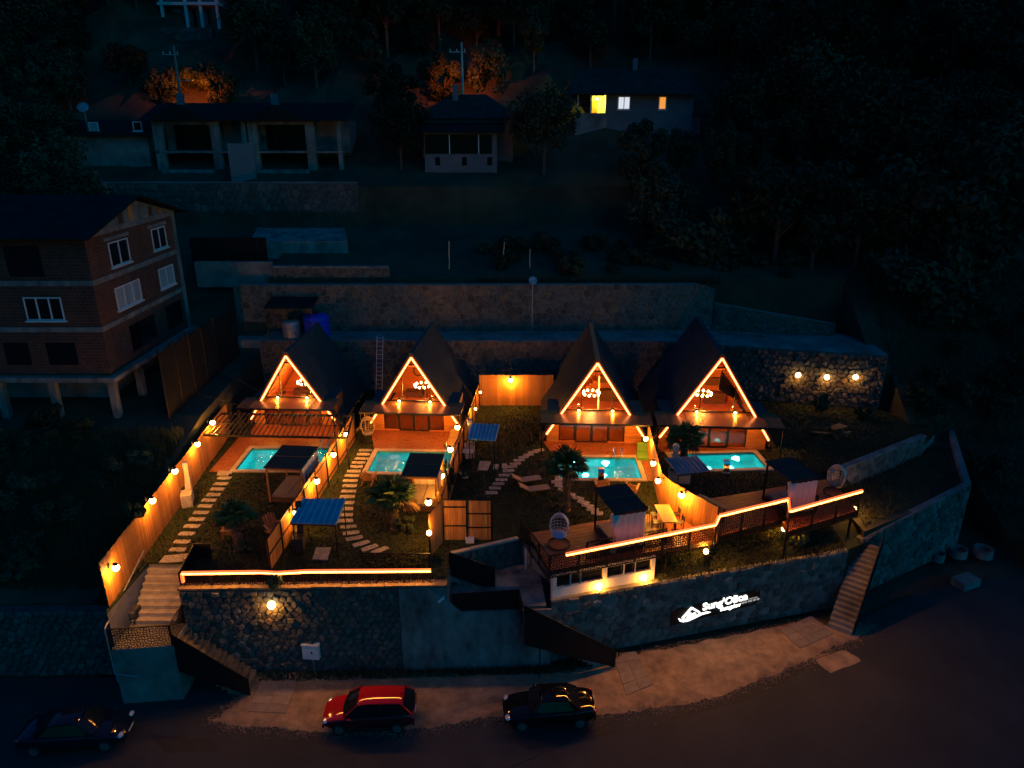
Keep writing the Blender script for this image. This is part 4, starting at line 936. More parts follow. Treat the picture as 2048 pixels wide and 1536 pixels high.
# ================================================================== POOLS
PLAB = ['turquoise lit pool beside the plank fence, partly under a brown gazebo', 'turquoise lit pool in the second garden behind a palm', 'brightest turquoise pool with two wooden chairs before it', 'dim green lit pool before the largest cabin']
for i in range(4):
    c, ux, uy, wd, dp = PC[i]
    t = thing('swimming_pool', PLAB[i], 'pool', (c.x, c.y, 0), math.atan2(ux.y, ux.x), 'lit swimming pools')
    hx, hy, dep = wd / 2, dp / 2, 1.35
    MB().add([(-hx, -hy, -dep), (hx, -hy, -dep), (hx, hy, -dep), (-hx, hy, -dep), (-hx, -hy, .02), (hx, -hy, .02), (hx, hy, .02), (-hx, hy, .02)],
             [(0, 1, 2, 3), (0, 4, 5, 1), (1, 5, 6, 2), (2, 6, 7, 3), (3, 7, 4, 0)]).build('basin', 'pool_tile', t)
    MB().add([(-hx, -hy, -.12), (hx, -hy, -.12), (hx, hy, -.12), (-hx, hy, -.12)], [(0, 1, 2, 3)]).build('water', 'water', t)
    cwd = .32
    for sx, (L0, fx) in enumerate(((2 * hx + 2 * cwd, 0), (2 * hx + 2 * cwd, 1), (2 * hy, 2), (2 * hy, 3))):
        n = round(L0 / .5)
        for k in range(n):
            a, b = -L0 / 2 + L0 * k / n + .006, -L0 / 2 + L0 * (k + 1) / n - .006
            bx = ((a, b, -hy - cwd, -hy), (a, b, hy, hy + cwd), (-hx - cwd, -hx, a, b), (hx, hx + cwd, a, b))[fx]
            MB().box(*bx, .0, .07).build('coping_tile', 'coping', t)
    for x in ((-.05, ), (-.02, ), (-.32, .12), (-.25, .28))[i]:
        lx = x * wd; f = MB().lathe([(.001, 0), (.28, 0), (.28, .06), (.001, .06)], 14, (0, 0, 0)).build('pool_lamp', 'chrome', t)
        f.location = (lx, hy - .02, -.55); f.rotation_euler = (PI / 2, 0, 0)
        MB().lathe([(.001, .09), (.25, .08), (.25, .06)], 14).build('lens', 'pool_bulb', f)
        plight(t, (lx, hy - .45, -.5), (26, 26, 20, 10)[i] / (1.5 if i > 1 else 1), (.42, 1.0, 1.0), r=.1)
        plight(t, (lx * .5, -hy * .2, -.7), (7.0, 7.5, 9.0, 2.6)[i], (.3, 1.0, .95), r=.2)  # unseen fill light added in mid basin to brighten the water
    lx = (.9, .93, .55, -.93)[i] * hx - .25
    o = MB()
    for e in (0, .5): o.path([(lx + e, hy - .12, -1.0), (lx + e, hy - .12, .55), (lx + e, hy + .05, .72), (lx + e, hy + .3, .62), (lx + e, hy + .38, .05)], .028, 7)
    for z in (-.9, -.6, -.3): o.tube((lx, hy - .12, z), (lx + .5, hy - .12, z), .025, 6)
    o.build('pool_ladder', 'chrome', t, smooth=False)
def blade(label, u, v, rz):
    p = P(u, v, 0.07); t = thing('pool_spout', label, 'spout', p, rz, 'pool water spouts')
    mb = MB(); pr = [(0, 0), (-.02, .35), (.02, .62), (.14, .78), (.34, .8), (.5, .72)]
    for a, b in zip(pr, pr[1:]):
        mb.slab([(-.2, a[0], a[1]), (.2, a[0], a[1]), (.2, b[0], b[1]), (-.2, b[0], b[1])], V((0, -(b[1] - a[1]), b[0] - a[0])).normalized() * .03)
    mb.build('curved_blade', 'chrome', t); MB().box(-.24, .24, -.12, .12, -.02, .04).build('base', 'grey_metal', t)
blade('curved steel spout at the edge of the brightest pool', 1202, 963, 0)
blade('curved steel spout over the dim green pool', 1452, 946, 0)

# ================================================================== GARDEN THINGS
# stepping stones
def stepping(label_at, pts, wd, ln, zz=0.0, first=None):
    n = len(pts)
    for i, (u, v, a) in enumerate(pts):
        p = P(u, v, zz); rr = random.Random(u * 3 + v)
        q = []
        for k, (x, y) in enumerate(((-1, -1), (0, -1.06), (1, -1), (1.05, 0), (1, 1), (0, 1.05), (-1, 1), (-1.04, 0))):
            x, y = x * wd / 2 * rr.uniform(.93, 1.05), y * ln / 2 * rr.uniform(.9, 1.08); c, s = math.cos(R(a)), math.sin(R(a))
            q.append((x * c - y * s, x * s + y * c))
        o = MB().prism(q, 0.0, .035 + rr.uniform(0, .012)).build('stepping_stone', 'step_stone'); o.location = p
        tag(o, label_at, 'stepping stone', label_at.split(' ', 1)[1] if False else 'stepping stones ' + label_at.split(' of the ')[-1])
S1 = [(452, 946, 0), (449, 957, 0), (442, 968, 0), (435, 979, 0), (427, 990, 0), (418, 1001, 0), (411, 1013, 0), (402, 1026, 0), (394, 1039, 0), (384, 1053, 0), (374, 1068, 0), (364, 1084, 0), (356, 1100, 0), (345, 1117, 0)]
stepping('flat pale stepping stone of the path along the tall plank fence', S1, .85, .36)
S2 = [(731, 901, 0), (727, 909, 0), (723, 918, 0), (717, 926, 0), (712, 934, 0), (708, 943, 0), (704, 952, 0), (701, 962, 0), (699, 972, 0), (697, 983, 0), (694, 994, 0), (693, 1006, 0), (691, 1018, 0), (690, 1030, 0), (690, 1042, 2),
      (697, 1054, 8), (702, 1066, 12), (708, 1077, 20), (722, 1088, 30), (739, 1096, 36), (760, 1101, 38)]
stepping('flat pale stepping stone of the curved path in the second garden', S2, .9, .34)
S3 = [(1078, 901, 20), (1066, 905, 20), (1057, 910, 18), (1047, 915, 15), (1038, 921, 12), (1031, 928, 10), (1023, 934, 8), (1017, 942, 5), (1009, 951, 3), (1003, 960, 2), (997, 968, 0), (990, 977, 0), (983, 986, 0), (1009, 933, 90), (992, 934, 90)]
stepping('flat pale stepping stone of the path from the bright lawn disc', S3, .72, .36)
S4 = [(1114, 965, -8), (1120, 972, -12), (1128, 980, -20), (1139, 989, -25), (1156, 997, -28), (1166, 1005, -28), (1175, 1012, -22), (1186, 1020, -12), (1194, 1027, -8)]
stepping('flat pale stepping stone of the path under the third palm', S4, .7, .4, 0.0)
for lab, q, z in (('large flat slab at the head of the terrace steps', ((330, 1112), (378, 1108), (366, 1124), (318, 1126)), .02), ('square slab under the small blue roof', ((960, 923), (982, 924), (975, 942), (955, 941)), .03),
                  ('square slab under the large blue roof', ((632, 1096), (662, 1096), (655, 1121), (625, 1120)), .03), ('rectangular slab at the pool corner of the first garden', ((436, 943), (460, 943), (457, 952), (434, 952)), .03)):
    c = [P(u, v) for u, v in q]; o = MB().prism([(p.x, p.y) for p in c][::-1], 0, z + .02).build('garden_slab', 'step_stone'); tag(o, lab, 'slab')

# gazebos
def gazebo(label, roof, zt, zb, m, curtains, posts=True, bench=None):
    q = [P(u, v, zt) for u, v in roof]
    c = sum(q, V()) / 4; t = thing('gazebo', label, 'gazebo', (c.x, c.y, zb))
    ux = ((q[1] - q[0]) + (q[2] - q[3])).normalized(); uy = V((-ux.y, ux.x, 0)); hx = ((q[1] - q[0]).length + (q[2] - q[3]).length) / 4; hy = abs((q[0] - q[3]).dot(uy) + (q[1] - q[2]).dot(uy)) / 4
    def L(x, y, z): return c * 1.0 + ux * x + uy * y + V((0, 0, z - zt))
    MB().slab([L(-hx, -hy, zt), L(hx, -hy, zt), L(hx, hy, zt + .1), L(-hx, hy, zt + .1)], (0, 0, .07)).build('roof', m, t, world=True)
    MB().beam(L(-hx, 0, zt + .13), L(hx, 0, zt + .13), .06, .06).build('roof_batten', 'dark_wood', t, world=True)
    fr = hx - .12, hy - .12
    for sx in (-1, 1):
        for sy in (-1, 1): MB().beam(L(sx * fr[0], sy * fr[1], zb), L(sx * fr[0], sy * fr[1], zt), .1, .1, (0, 1, 0)).build('post', 'chair_wood' if m == 'brown_fabric' else 'black_metal', t, world=True)
    for sy in (-1, 1): MB().beam(L(-fr[0], sy * fr[1], zt - .08), L(fr[0], sy * fr[1], zt - .08), .08, .12).build('beam', 'chair_wood' if m == 'brown_fabric' else 'black_metal', t, world=True)
    MB().slab([L(-fr[0], -fr[1], zb + .02), L(fr[0], -fr[1], zb + .02), L(fr[0], fr[1], zb + .02), L(-fr[0], fr[1], zb + .02)], (0, 0, .28)).build('platform', 'dark_wood', t, world=True)
    MB().slab([L(-fr[0] + .1, -fr[1] + .1, zb + .31), L(-.02, -fr[1] + .1, zb + .31), L(-.02, fr[1] - .1, zb + .31), L(-fr[0] + .1, fr[1] - .1, zb + .31)], (0, 0, .14)).build('mattress', 'tan_fabric', t, world=True)
    MB().slab([L(.02, -fr[1] + .1, zb + .31), L(fr[0] - .1, -fr[1] + .1, zb + .31), L(fr[0] - .1, fr[1] - .1, zb + .31), L(.02, fr[1] - .1, zb + .31)], (0, 0, .14)).build('mattress', 'tan_fabric', t, world=True)
    def curtain(a, b, z0, z1, n=14):
        mb = MB(); d = (b - a); nn = V((d.y, -d.x, 0)).normalized(); vs = []
        for i in range(n + 1):
            p = a + d * (i / n); off = nn * (.05 * math.sin(i * 2.1) + .03)
            vs += [(p.x + off.x, p.y + off.y, z1), (p.x + off.x * 1.6, p.y + off.y * 1.6, (z0 + z1) / 2), (p.x + off.x, p.y + off.y, z0)]
        fs = []
        for i in range(n): fs += [(3 * i, 3 * i + 1, 3 * i + 4, 3 * i + 3), (3 * i + 1, 3 * i + 2, 3 * i + 5, 3 * i + 4)]
        mb.add(vs, fs).build('curtain', 'curtain', t, world=True, smooth=True)
    for e in curtains:
        if e == 'front': curtain(L(-hx + .15, -hy + .03, 0), L(hx - .1, -hy + .03, 0), zb + .35, zt - .1)
        if e == 'back': curtain(L(-hx + .15, hy - .05, 0), L(hx - .1, hy - .05, 0), zb + .2, zt)
        if e == 'right': curtain(L(hx - .05, -hy + .1, 0), L(hx - .05, hy - .1, 0), zb + .9, zt - .02)
        if e == 'bunch':
            for x in (-hx + .1,):
                mb = MB(); mb.tube(L(x, -hy + .12, zt - .1), L(x, -hy + .1, zb + .75), .24, 8, .05).tube(L(x, -hy + .1, zb + .75), L(x, -hy + .1, zb + .1), .05, 8, .16); mb.build('tied_curtain', 'curtain', t, world=True, smooth=True)
        if e == 'tie': MB().tube(L(hx - .1, -hy * .2, zt - .1), L(hx - .1, -hy * .3, zb + .9), .22, 8, .06).build('tied_curtain', 'curtain', t, world=True, smooth=True)
    return t
gazebo('brown roofed gazebo with cream curtain beside the first pool', [(561, 895), (634, 897), (607, 941), (531, 937)], 2.3, 0, 'brown_fabric', ('right',))
gazebo('brown roofed gazebo with white back curtain beside the second pool', [(816, 911), (886, 912), (878, 957), (806, 954)], 2.3, 0, 'brown_fabric', ('back', 'tie'))
gazebo('black roofed gazebo with tied white curtains on the deck over the basement', [(1186, 980), (1250, 973), (1297, 1017), (1230, 1031)], 2.75, DK, 'dark_fabric', ('front', 'bunch'))
gazebo('small black roofed gazebo with white curtain on the last deck', [(1530, 925), (1590, 920), (1633, 955), (1584, 968)], 2.9, .6, 'dark_fabric', ('front', 'bunch'))

# slatted pergola before the first cabin
c4 = [P(u, v, 2.25) for u, v in ((437, 827), (706, 832), (694, 876), (398, 870))]
t = thing('slatted_pergola', 'dark slatted pergola over the terrace of the first cabin', 'pergola', (c4[3].x, c4[3].y, 0))
for i, j in ((0, 1), (3, 2), (0, 3), (1, 2)): MB().beam(c4[i], c4[j], .1, .14).build('beam', 'black_metal', t, world=True)
for i in range(1, 30):
    s = i / 30; MB().beam(c4[0].lerp(c4[1], s) + V((0, 0, .09)), c4[3].lerp(c4[2], s) + V((0, 0, .09)), .07, .05).build('slat', 'dark_wood', t, world=True)
MB().beam(c4[0].lerp(c4[3], .55) + V((0, 0, .14)), c4[1].lerp(c4[2], .55) + V((0, 0, .14)), .04, .04).build('rail', 'black_metal', t, world=True)
for p in (c4[2], c4[3]): MB().beam(p, (p.x, p.y, 0), .09, .09, (0, 1, 0)).build('post', 'black_metal', t, world=True)

# corrugated sheet shelters
def shelter(label, quad, zt, m, drop=.25, zb=0):
    q = [P(u, v, zt - (drop if k > 1 else 0)) for k, (u, v) in enumerate(quad)]
    t = thing('sheet_shelter', label, 'shelter', (q[3].x, q[3].y, zb), 0, 'corrugated barbecue shelters')
    mb = MB().slab(q, (0, 0, .03)); n = 7; sh = mb.build('roof_sheet', m, t, world=True)
    for i in range(n + 1):
        mb = MB(); s = i / n; mb.beam(q[0].lerp(q[1], s) + V((0, 0, .05)), q[3].lerp(q[2], s) + V((0, 0, .06)), .07, .07).build('roof_rib', 'blue_rib' if m == 'blue_sheet' else m, sh)
    for p in q: a = p.lerp(sum(q, V()) / 4, .06); MB().beam((a.x, a.y, a.z - .02), (a.x, a.y, zb), .05, .05, (0, 1, 0)).build('post', 'black_metal', t, world=True)
    for a, b in ((0, 1), (1, 2), (2, 3), (3, 0)): MB().beam(q[a] - V((0, 0, .04)), q[b] - V((0, 0, .04)), .05, .05).build('frame_bar', 'black_metal', t, world=True)
    return t
shelter('large blue corrugated shelter roof beside the steel framed screen', [(608, 998), (690, 999), (672, 1050), (582, 1047)], 2.3, 'blue_sheet')
shelter('small blue corrugated shelter roof beside the second pool fence', [(945, 848), (998, 850), (990, 883), (937, 879)], 2.3, 'blue_sheet')
shelter('grey corrugated shelter roof beside the dim green pool', [(1330, 917), (1392, 913), (1419, 943), (1356, 950)], 2.3, 'grey_sheet')

# barbecue fireplaces
def fireplace(label, u, v, rz, m='stone_bbq', z=0.0):
    p = P(u, v, z); t = thing('garden_fireplace', label, 'fireplace', p, rz, 'garden fireplaces')
    MB().box(-.35, .35, -.3, .3, 0, .85).build('base', m, t)
    MB().slab([(-.3, -.28, .85), (.3, -.28, .85), (.2, .2, .85), (-.2, .2, .85)], (0, 0, .02)).build('hearth', 'black_metal', t)
    MB().add([(-.34, -.05, .85), (.34, -.05, .85), (.34, .3, .85), (-.34, .3, .85), (-.17, .02, 1.6), (.17, .02, 1.6), (.17, .28, 1.6), (-.17, .28, 1.6)], [(0, 1, 5, 4), (1, 2, 6, 5), (2, 3, 7, 6), (3, 0, 4, 7), (4, 5, 6, 7)]).build('hood', m, t)
    MB().box(-.16, .16, .03, .27, 1.6, 2.3).build('chimney', m, t)
    ar = [(-.2, 2.3)] + [(.2 * math.cos(a), 2.36 + .16 * math.sin(a)) for a in [PI - PI * k / 6 for k in range(7)]] + [(.2, 2.3)]
    MB().slab([(x, 0, zz) for x, zz in ar], (0, .3, 0)).build('chimney_cap', m, t)
    MB().box(.36, 1.0, -.3, .3, 0, .8).build('side_counter', m, t)
    return t
fireplace('pale stone fireplace with round topped chimney against the tall plank fence', 377, 1000, R(-70))
fireplace('pale stone fireplace with round topped chimney by the grey shelter', 1347, 962, R(-10))
t = fireplace('dark fireplace under the small blue roof', 936, 905, R(-80), 'stone_bbq')
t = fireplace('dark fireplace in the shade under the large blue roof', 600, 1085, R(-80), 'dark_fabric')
p = P(936, 922); t = thing('white_table', 'small white topped table below the small blue roof', 'table', p)
MB().box(-.36, .36, -.3, .3, .72, .77).build('table_top', 'white_plastic', t)
for x in (-.3, .3):
    for y in (-.24, .24): MB().beam((x, y, 0), (x, y, .72), .05, .05, (0, 1, 0)).build('leg', 'black_metal', t)
p = P(947, 905); t = thing('green_tub', 'bright green plastic tub on a stand under the small blue roof', 'tub', p)
MB().lathe([(.001, .85), (.17, .85), (.2, 1.1), (.18, 1.1), (.15, .88)], 12).build('tub', 'green_plastic', t); MB().tube((0, 0, 0), (0, 0, .85), .1, 8).build('stand', 'galv', t)
p = P(929, 955); t = thing('plant_pot', 'round pot with a small dark plant beside the fence climber', 'plant pot', p)
MB().lathe([(.001, 0), (.22, 0), (.32, .35), (.28, .35), (.001, .3)], 12).build('pot', 'stone_bbq', t)

# adirondack chairs
def adirondack(label, u, v, rz, z=0):
    p = P(u, v, z); t = thing('slatted_chair', label, 'chair', p, rz, 'wooden slatted garden chairs')
    for i in range(5):
        x = -.24 + i * .12; h = .95 + (.12 if i == 2 else .07 if i in (1, 3) else 0)
        MB().beam((x, .25, .25), (x * 1.25, .62, h), .1, .02, (0, 1, -.3)).build('back_slat', 'chair_wood', t)
    for i in range(5): y = -.42 + i * .14; MB().box(-.28, .28, y, y + .12, .4 - i * .035, .42 - i * .035).build('seat_slat', 'chair_wood', t)
    for sx in (-1, 1):
        MB().box(sx * .38 - .07, sx * .38 + .07, -.5, .35, .55, .575).build('arm_rest', 'chair_wood', t)
        MB().beam((sx * .33, -.4, 0), (sx * .33, -.4, .55), .04, .1, (0, 1, 0)).build('leg', 'chair_wood', t); MB().beam((sx * .31, -.42, .36), (sx * .31, .6, .02), .03, .1).build('leg', 'chair_wood', t)
    MB().beam((-.4, .38, .5), (.4, .38, .5), .03, .08).build('back_brace', 'chair_wood', t)
adirondack('reddish slatted chair beside the steel framed screen', 549, 1068, R(40)); adirondack('reddish slatted chair half behind the first palm trunk', 462, 1070, R(-70))
adirondack('dark slatted chair at the corner of the second pool', 738, 965, R(170)); adirondack('slatted chair before the steel pool spout', 1203, 980, R(185)); adirondack('slatted chair at the near corner of the brightest pool', 1262, 988, R(160))

# hanging basket chairs
def basket(label, u, v, rz, m, z=0, cush='tan_fabric'):
    p = P(u, v, z); t = thing('hanging_chair', label, 'chair', p, rz, 'hanging basket chairs')
    mb = MB(); pr = []
    for i in range(13):
        a = -1.9 + i * 2.75 / 12; pr.append((math.cos(a), math.sin(a)))
    n = 12; vs = []; fs = []                               # egg shell open to the front (-y)
    for i in range(n + 1):
        th = PI * i / n
        for k in range(11):
            ph = R(-20) + R(220) * k / 10
            vs.append((.52 * math.sin(th) * math.cos(ph) * 1.0, .48 * math.sin(th) * math.sin(ph), 1.15 - .68 * math.cos(th)))
    for k in range(11):                                    # woven ribs and hoops, not a closed shell
        mb.path([vs[i * 11 + k] for i in range(n + 1)], .022 if k in (0, 10) else .012, 5)
    for i in range(1, n): mb.path([vs[i * 11 + k] for k in range(11)], .012, 5)
    for i in range(7, n):
        for k in range(10): fs.append((i * 11 + k, i * 11 + k + 1, (i + 1) * 11 + k + 1, (i + 1) * 11 + k))
    mb.add(vs, fs); mb.build('basket', m, t)
    MB().lathe([(.001, .42), (.3, .45), (.42, .6), (.36, .68), (.001, .62)], 12).build('cushion', cush, t, smooth=True)
    MB().tube((0, 0, 1.83), (0, 0, 2.1), .012, 6).build('chain', 'grey_metal', t)
    MB().path([(0, .62, .04), (0, .75, 1.2), (0, .6, 2.0), (0, .3, 2.2), (0, 0, 2.1)], .03, 7).build('stand', 'black_metal' if m != 'wicker' else m, t)
    MB().path([(.6 * math.cos(a), .62 * math.sin(a), .03) for a in [2 * PI * k / 14 for k in range(15)]], .028, 6).build('base_ring', 'black_metal', t)
basket('golden wicker hanging chair by the second cabin terrace', 737, 880, R(25), 'wicker')
basket('white hanging chair with blue cushion at the deck corner', 1118, 1088, R(-15), 'white_wicker', DK, 'blue_cushion')
basket('pale hanging chair in the dark at the end of the last deck', 1668, 985, R(-40), 'white_wicker', .6)
# hammock-like pole chair near first cabin
p = P(706, 873); t = thing('bent_wood_chair', 'low curved lounge chair beside the first cabin fence', 'chair', p)
MB().path([(-.6, 0, .1), (-.2, 0, .3), (.2, 0, .28), (.6, 0, .75)], .04).path([(-.6, .5, .1), (-.2, .5, .3), (.2, .5, .28), (.6, .5, .75)], .04).build('frame', 'chair_wood', t)
MB().slab([(-.6, 0, .14), (-.2, 0, .34), (-.2, .5, .34), (-.6, .5, .14)], (0, 0, .04)).slab([(-.2, 0, .34), (.2, 0, .32), (.2, .5, .32), (-.2, .5, .34)], (0, 0, .04)).slab([(.2, 0, .32), (.6, 0, .79), (.6, .5, .79), (.2, .5, .32)], (0, 0, .04)).build('seat', 'tan_fabric', t)

# loungers
def lounger(label, u, v, rz, m='tan_fabric', z=0):
    p = P(u, v, z); t = thing('sun_lounger', label, 'lounger', p, rz, 'sun loungers')
    MB().box(-.95, .35, -.3, .3, .32, .38).build('seat', m, t); MB().slab([(.35, -.3, .34), (.35, .3, .34), (.95, .3, .72), (.95, -.3, .72)], (-.03, 0, .05)).build('backrest', m, t)
    for y in (-.31, .31): MB().beam((-.98, y, .3), (.95, y, .3), .04, .05).build('side_rail', 'black_metal', t)
    for x in (-.8, .6):
        for y in (-.28, .28): MB().beam((x, y, 0), (x + .08, y, .3), .04, .04, (0, 1, 0)).build('leg', 'black_metal', t)
lounger('brown fabric lounger lying on the lawn near the curved path', 1052, 968, R(195)); lounger('brown fabric lounger on the lawn, nearer the deck', 1068, 987, R(195))
lounger('yellow lit lounger on the terrace of the second cabin', 905, 888, R(80), 'yellow_plastic', .05)
# green floor cushions
t = thing('floor_cushions', 'green tufted floor cushions beside the brightest pool', 'cushion', P(1287, 915, .05), R(-5))
MB().box(-.45, .45, -.5, .4, 0, .2).build('seat_pad', 'green_cushion', t); MB().slab([(-.4, .42, .1), (.45, .42, .1), (.45, .65, .7), (-.4, .65, .7)], (0, .16, .05)).build('back_pad', 'green_cushion', t)
t = thing('floor_cushions', 'second green tufted pad on the terrace boards by the fence', 'cushion', P(1300, 895, .05), R(10))
MB().box(-.4, .4, -.4, .4, 0, .22).build('seat_pad', 'green_cushion', t); MB().slab([(-.4, .3, .2), (.4, .3, .2), (.4, .45, .7), (-.4, .45, .7)], (0, .14, .04)).build('back_pad', 'green_cushion', t)
# dining table and chairs
def dchair(label, loc, rz, m='black_metal', grp='deck dining chairs'):
    t = thing('dining_chair', label, 'chair', loc, rz, grp)
    MB().box(-.22, .22, -.22, .22, .43, .47).build('seat', m, t)
    for x in (-.19, .19):
        MB().beam((x, -.19, 0), (x, -.19, .43), .035, .035, (0, 1, 0)).build('leg', m, t); MB().beam((x, .2, 0), (x, .26, .88), .035, .035, (0, 1, 0)).build('leg', m, t)
    for z in (.58, .7, .82): MB().beam((-.2, .24, z), (.2, .24, z), .025, .07).build('back_slat', m, t)
    return t
c = P(1330, 1050, DK); an = math.atan2(2.9, 9.1)
t = thing('dining_table', 'long yellow lit wooden dining table on the deck', 'table', c, an + R(75))
MB().box(-.95, .95, -.42, .42, .71, .76).build('table_top', 'yellow_plastic', t)
for x in (-.8, .8):
    for y in (-.32, .32): MB().beam((x, y, 0), (x, y, .71), .06, .06, (0, 1, 0)).build('leg', 'black_metal', t)
M4 = Matrix.Translation(c) @ Matrix.Rotation(an + R(75), 4, 'Z')
for x, y, rz, lab in ((-.45, -.62, 180, 'black dining chair on the fence side, nearer the railing'), (.4, -.62, 180, 'black dining chair on the fence side, farther from the railing'), (-.4, .62, 0, 'black dining chair on the gazebo side, nearer the railing'), (.45, .62, 0, 'black dining chair on the gazebo side, farther from the railing')):
    dchair(lab, M4 @ V((x, y, 0)), an + R(75) + R(rz))
for k, (u, v) in enumerate(((1420, 1022), (1437, 1030))): dchair(('cream chair at the narrow bar behind the bent fence', 'cream chair nearest the end of the bent fence')[k], P(u, v, .6), R(150), 'yellow_plastic', 'cream bar chairs')
t = thing('narrow_bar', 'narrow wooden bar top along the end of the bent fence', 'table', P(1425, 1035, .6), R(-52))
MB().box(-1.1, .9, -.16, .16, .95, 1.0).build('table_top', 'yellow_plastic', t)
for x in (-.9, .7): MB().beam((x, 0, 0), (x, 0, .95), .06, .06, (0, 1, 0)).build('leg', 'black_metal', t)
# bench set on the far lawn
p = P(1642, 878); t = thing('garden_bench', 'weathered bench catching a glint on the dark far lawn', 'bench', p, R(-10))
for y in (0, .16): MB().box(-.7, .7, y, y + .13, .42, .46).build('seat_slat', 'dark_wood', t)
for z in (.62, .78): MB().box(-.7, .7, .36, .39, z, z + .1).build('back_slat', 'dark_wood', t)
for x in (-.6, .6): MB().beam((x, .02, 0), (x, .02, .42), .05, .05, (0, 1, 0)).beam((x, .34, 0), (x, .4, .88), .05, .05, (0, 1, 0)).build('leg', 'black_metal', t)
p = P(1672, 872); t = thing('picnic_table', 'dark wooden picnic table on the far lawn', 'table', p, R(30))
MB().box(-.7, .7, -.35, .35, .7, .75).build('table_top', 'dark_wood', t)
for y in (-.6, .6): MB().box(-.7, .7, y - .12, y + .12, .42, .46).build('bench_seat', 'dark_wood', t)
for x in (-.5, .5): MB().beam((x, -.6, 0), (x, .3, .72), .06, .08).beam((x, .6, 0), (x, -.3, .72), .06, .08).build('leg', 'chair_wood', t)
# canvas tarps and white boards under the deck
def tarp(label, quad, z, m, seed):
    q = [P(u, v, z) for u, v in quad]; rr = random.Random(seed); mb = MB(); n = 7; vs = []
    for j in range(n):
        for i in range(n):
            p = q[0].lerp(q[1], i / (n - 1)).lerp(q[3].lerp(q[2], i / (n - 1)), j / (n - 1)); vs.append((p.x, p.y, z + .06 + .22 * abs(math.sin(i * .9 + seed)) * (1 - j / n) + rr.uniform(0, .07)))
    mb.add(vs, [(j * n + i, j * n + i + 1, (j + 1) * n + i + 1, (j + 1) * n + i) for j in range(n - 1) for i in range(n - 1)])
    return tag(mb.build('canvas_sheet', m, smooth=True), label, 'tarp')
tarp('pale canvas sheet crumpled on the garden strip below the deck', [(1372, 1092), (1410, 1086), (1400, 1112), (1385, 1122)], -1.35, 'curtain', 3)
tarp('grey canvas heap beside the white basement corner', [(1316, 1106), (1366, 1096), (1372, 1120), (1325, 1124)], -1.35, 'stone_bbq', 5)
for k, (a, b) in enumerate((((1578, 1066), (1642, 1043)), ((1645, 1046), (1668, 1036)))):
    p, q = P(*a, -1.35), P(*b, -1.35); o = MB().slab([p, q, q + V((0, .02, .75)), p + V((0, .02, .75))], (0, .06, 0)).build('white_board', ('white_paint', 'blue_box')[k]); tag(o, ('long white board leaning under the last deck', 'pale blue board leaning under the last deck')[k], 'board')
# rubble on strip
for k, (u, v) in enumerate(((1455, 1095), (1475, 1088), (1500, 1085), (1516, 1080))):
    rr = random.Random(k); p = P(u, v, -1.35); mb = MB().ball((0, 0, .1), .22, 7, .7); mb.v = [(x * rr.uniform(.8, 1.3), y * rr.uniform(.7, 1.1), z) for x, y, z in mb.v]
    o = mb.build('loose_rock', 'stone_bbq'); o.location = p; tag(o, 'loose pale rock on the garden strip below the railing', 'rock', 'loose rocks below the railing')

# ---- palms
def fan_mesh():
    mb = MB(); mb.tube((0, 0, 0), (.55, 0, .12), .018, 5, .012)
    n = 13
    for i in range(n):
        a = R(-100) + R(200) * i / (n - 1); L = .78 * (1 - .25 * abs(i - 6) / 6)
        c, s = math.cos(a), math.sin(a); b = V((.55, 0, .12)); m_ = b + V((c * L * .55, s * L * .55, .05)); e = b + V((c * L, s * L, -.13))
        w_ = V((-s, c, 0)) * .05
        mb.add([b, m_ + w_, e, m_ - w_], [(0, 1, 2), (0, 2, 3)])
    return mb.mesh('frond')
FAN = fan_mesh(); FAN.materials.append(MATS['palm_leaf']); FAND = FAN.copy(); FAND.materials.clear(); FAND.materials.append(MATS['palm_dry'])
def palm(label, u, v, h, cs, z=0, nf=26, seed=1):
    p = P(u, v, z); t = thing('fan_palm', label, 'palm', p, 0, 'fan palms'); rr = random.Random(seed)
    pr = [(.3, 0), (.24, .15), (.2, .4), (.19, h * .6), (.21, h * .85), (.16, h)]
    MB().lathe(pr, 10).build('trunk', 'bark', t, smooth=True)
    n = int(h / .13)
    for j in range(n):
        zz = .15 + j * (h - .2) / n
        for k in range(6):
            a = k * PI / 3 + (j % 2) * PI / 6 + rr.uniform(-.1, .1); r = .2 + (.05 if j < 3 else 0)
            o = MB().add([(-.06, 0, -.05), (.06, 0, -.05), (0, .075, .12), (0, 0, .14)], [(0, 1, 2), (0, 2, 3), (1, 3, 2), (0, 3, 1)]).build('bark_scale', 'palm_dry' if rr.random() < .6 else 'bark', t)
            o.location = (r * math.cos(a), r * math.sin(a), zz); o.rotation_euler = (0, 0, a - PI / 2)
    for i in range(nf):
        el = R(82 - 100 * (i / nf) ** .9); az = i * 2.4 + rr.uniform(-.2, .2); dry = i > nf * .86
        o = mkobj('frond', FAND if dry else FAN, 'palm_leaf', t); o.location = (0, 0, h - .05)
        o.rotation_euler = (rr.uniform(-.25, .25), -el, az); k = cs * rr.uniform(.85, 1.15); o.scale = (k, k, k)
    return t
palm('fan palm with pale spiky trunk on the first lawn', 478, 1098, 1.9, .95, seed=2)
palm('large fan palm with round crown on the second lawn', 790, 1058, 1.85, 1.2, seed=3, nf=30)
palm('tall dark trunked fan palm beside the brightest pool', 1132, 1020, 2.75, 1.1, seed=4)
palm('fan palm standing at the corner of the dim green pool', 1366, 930, 1.65, 1.15, seed=5)

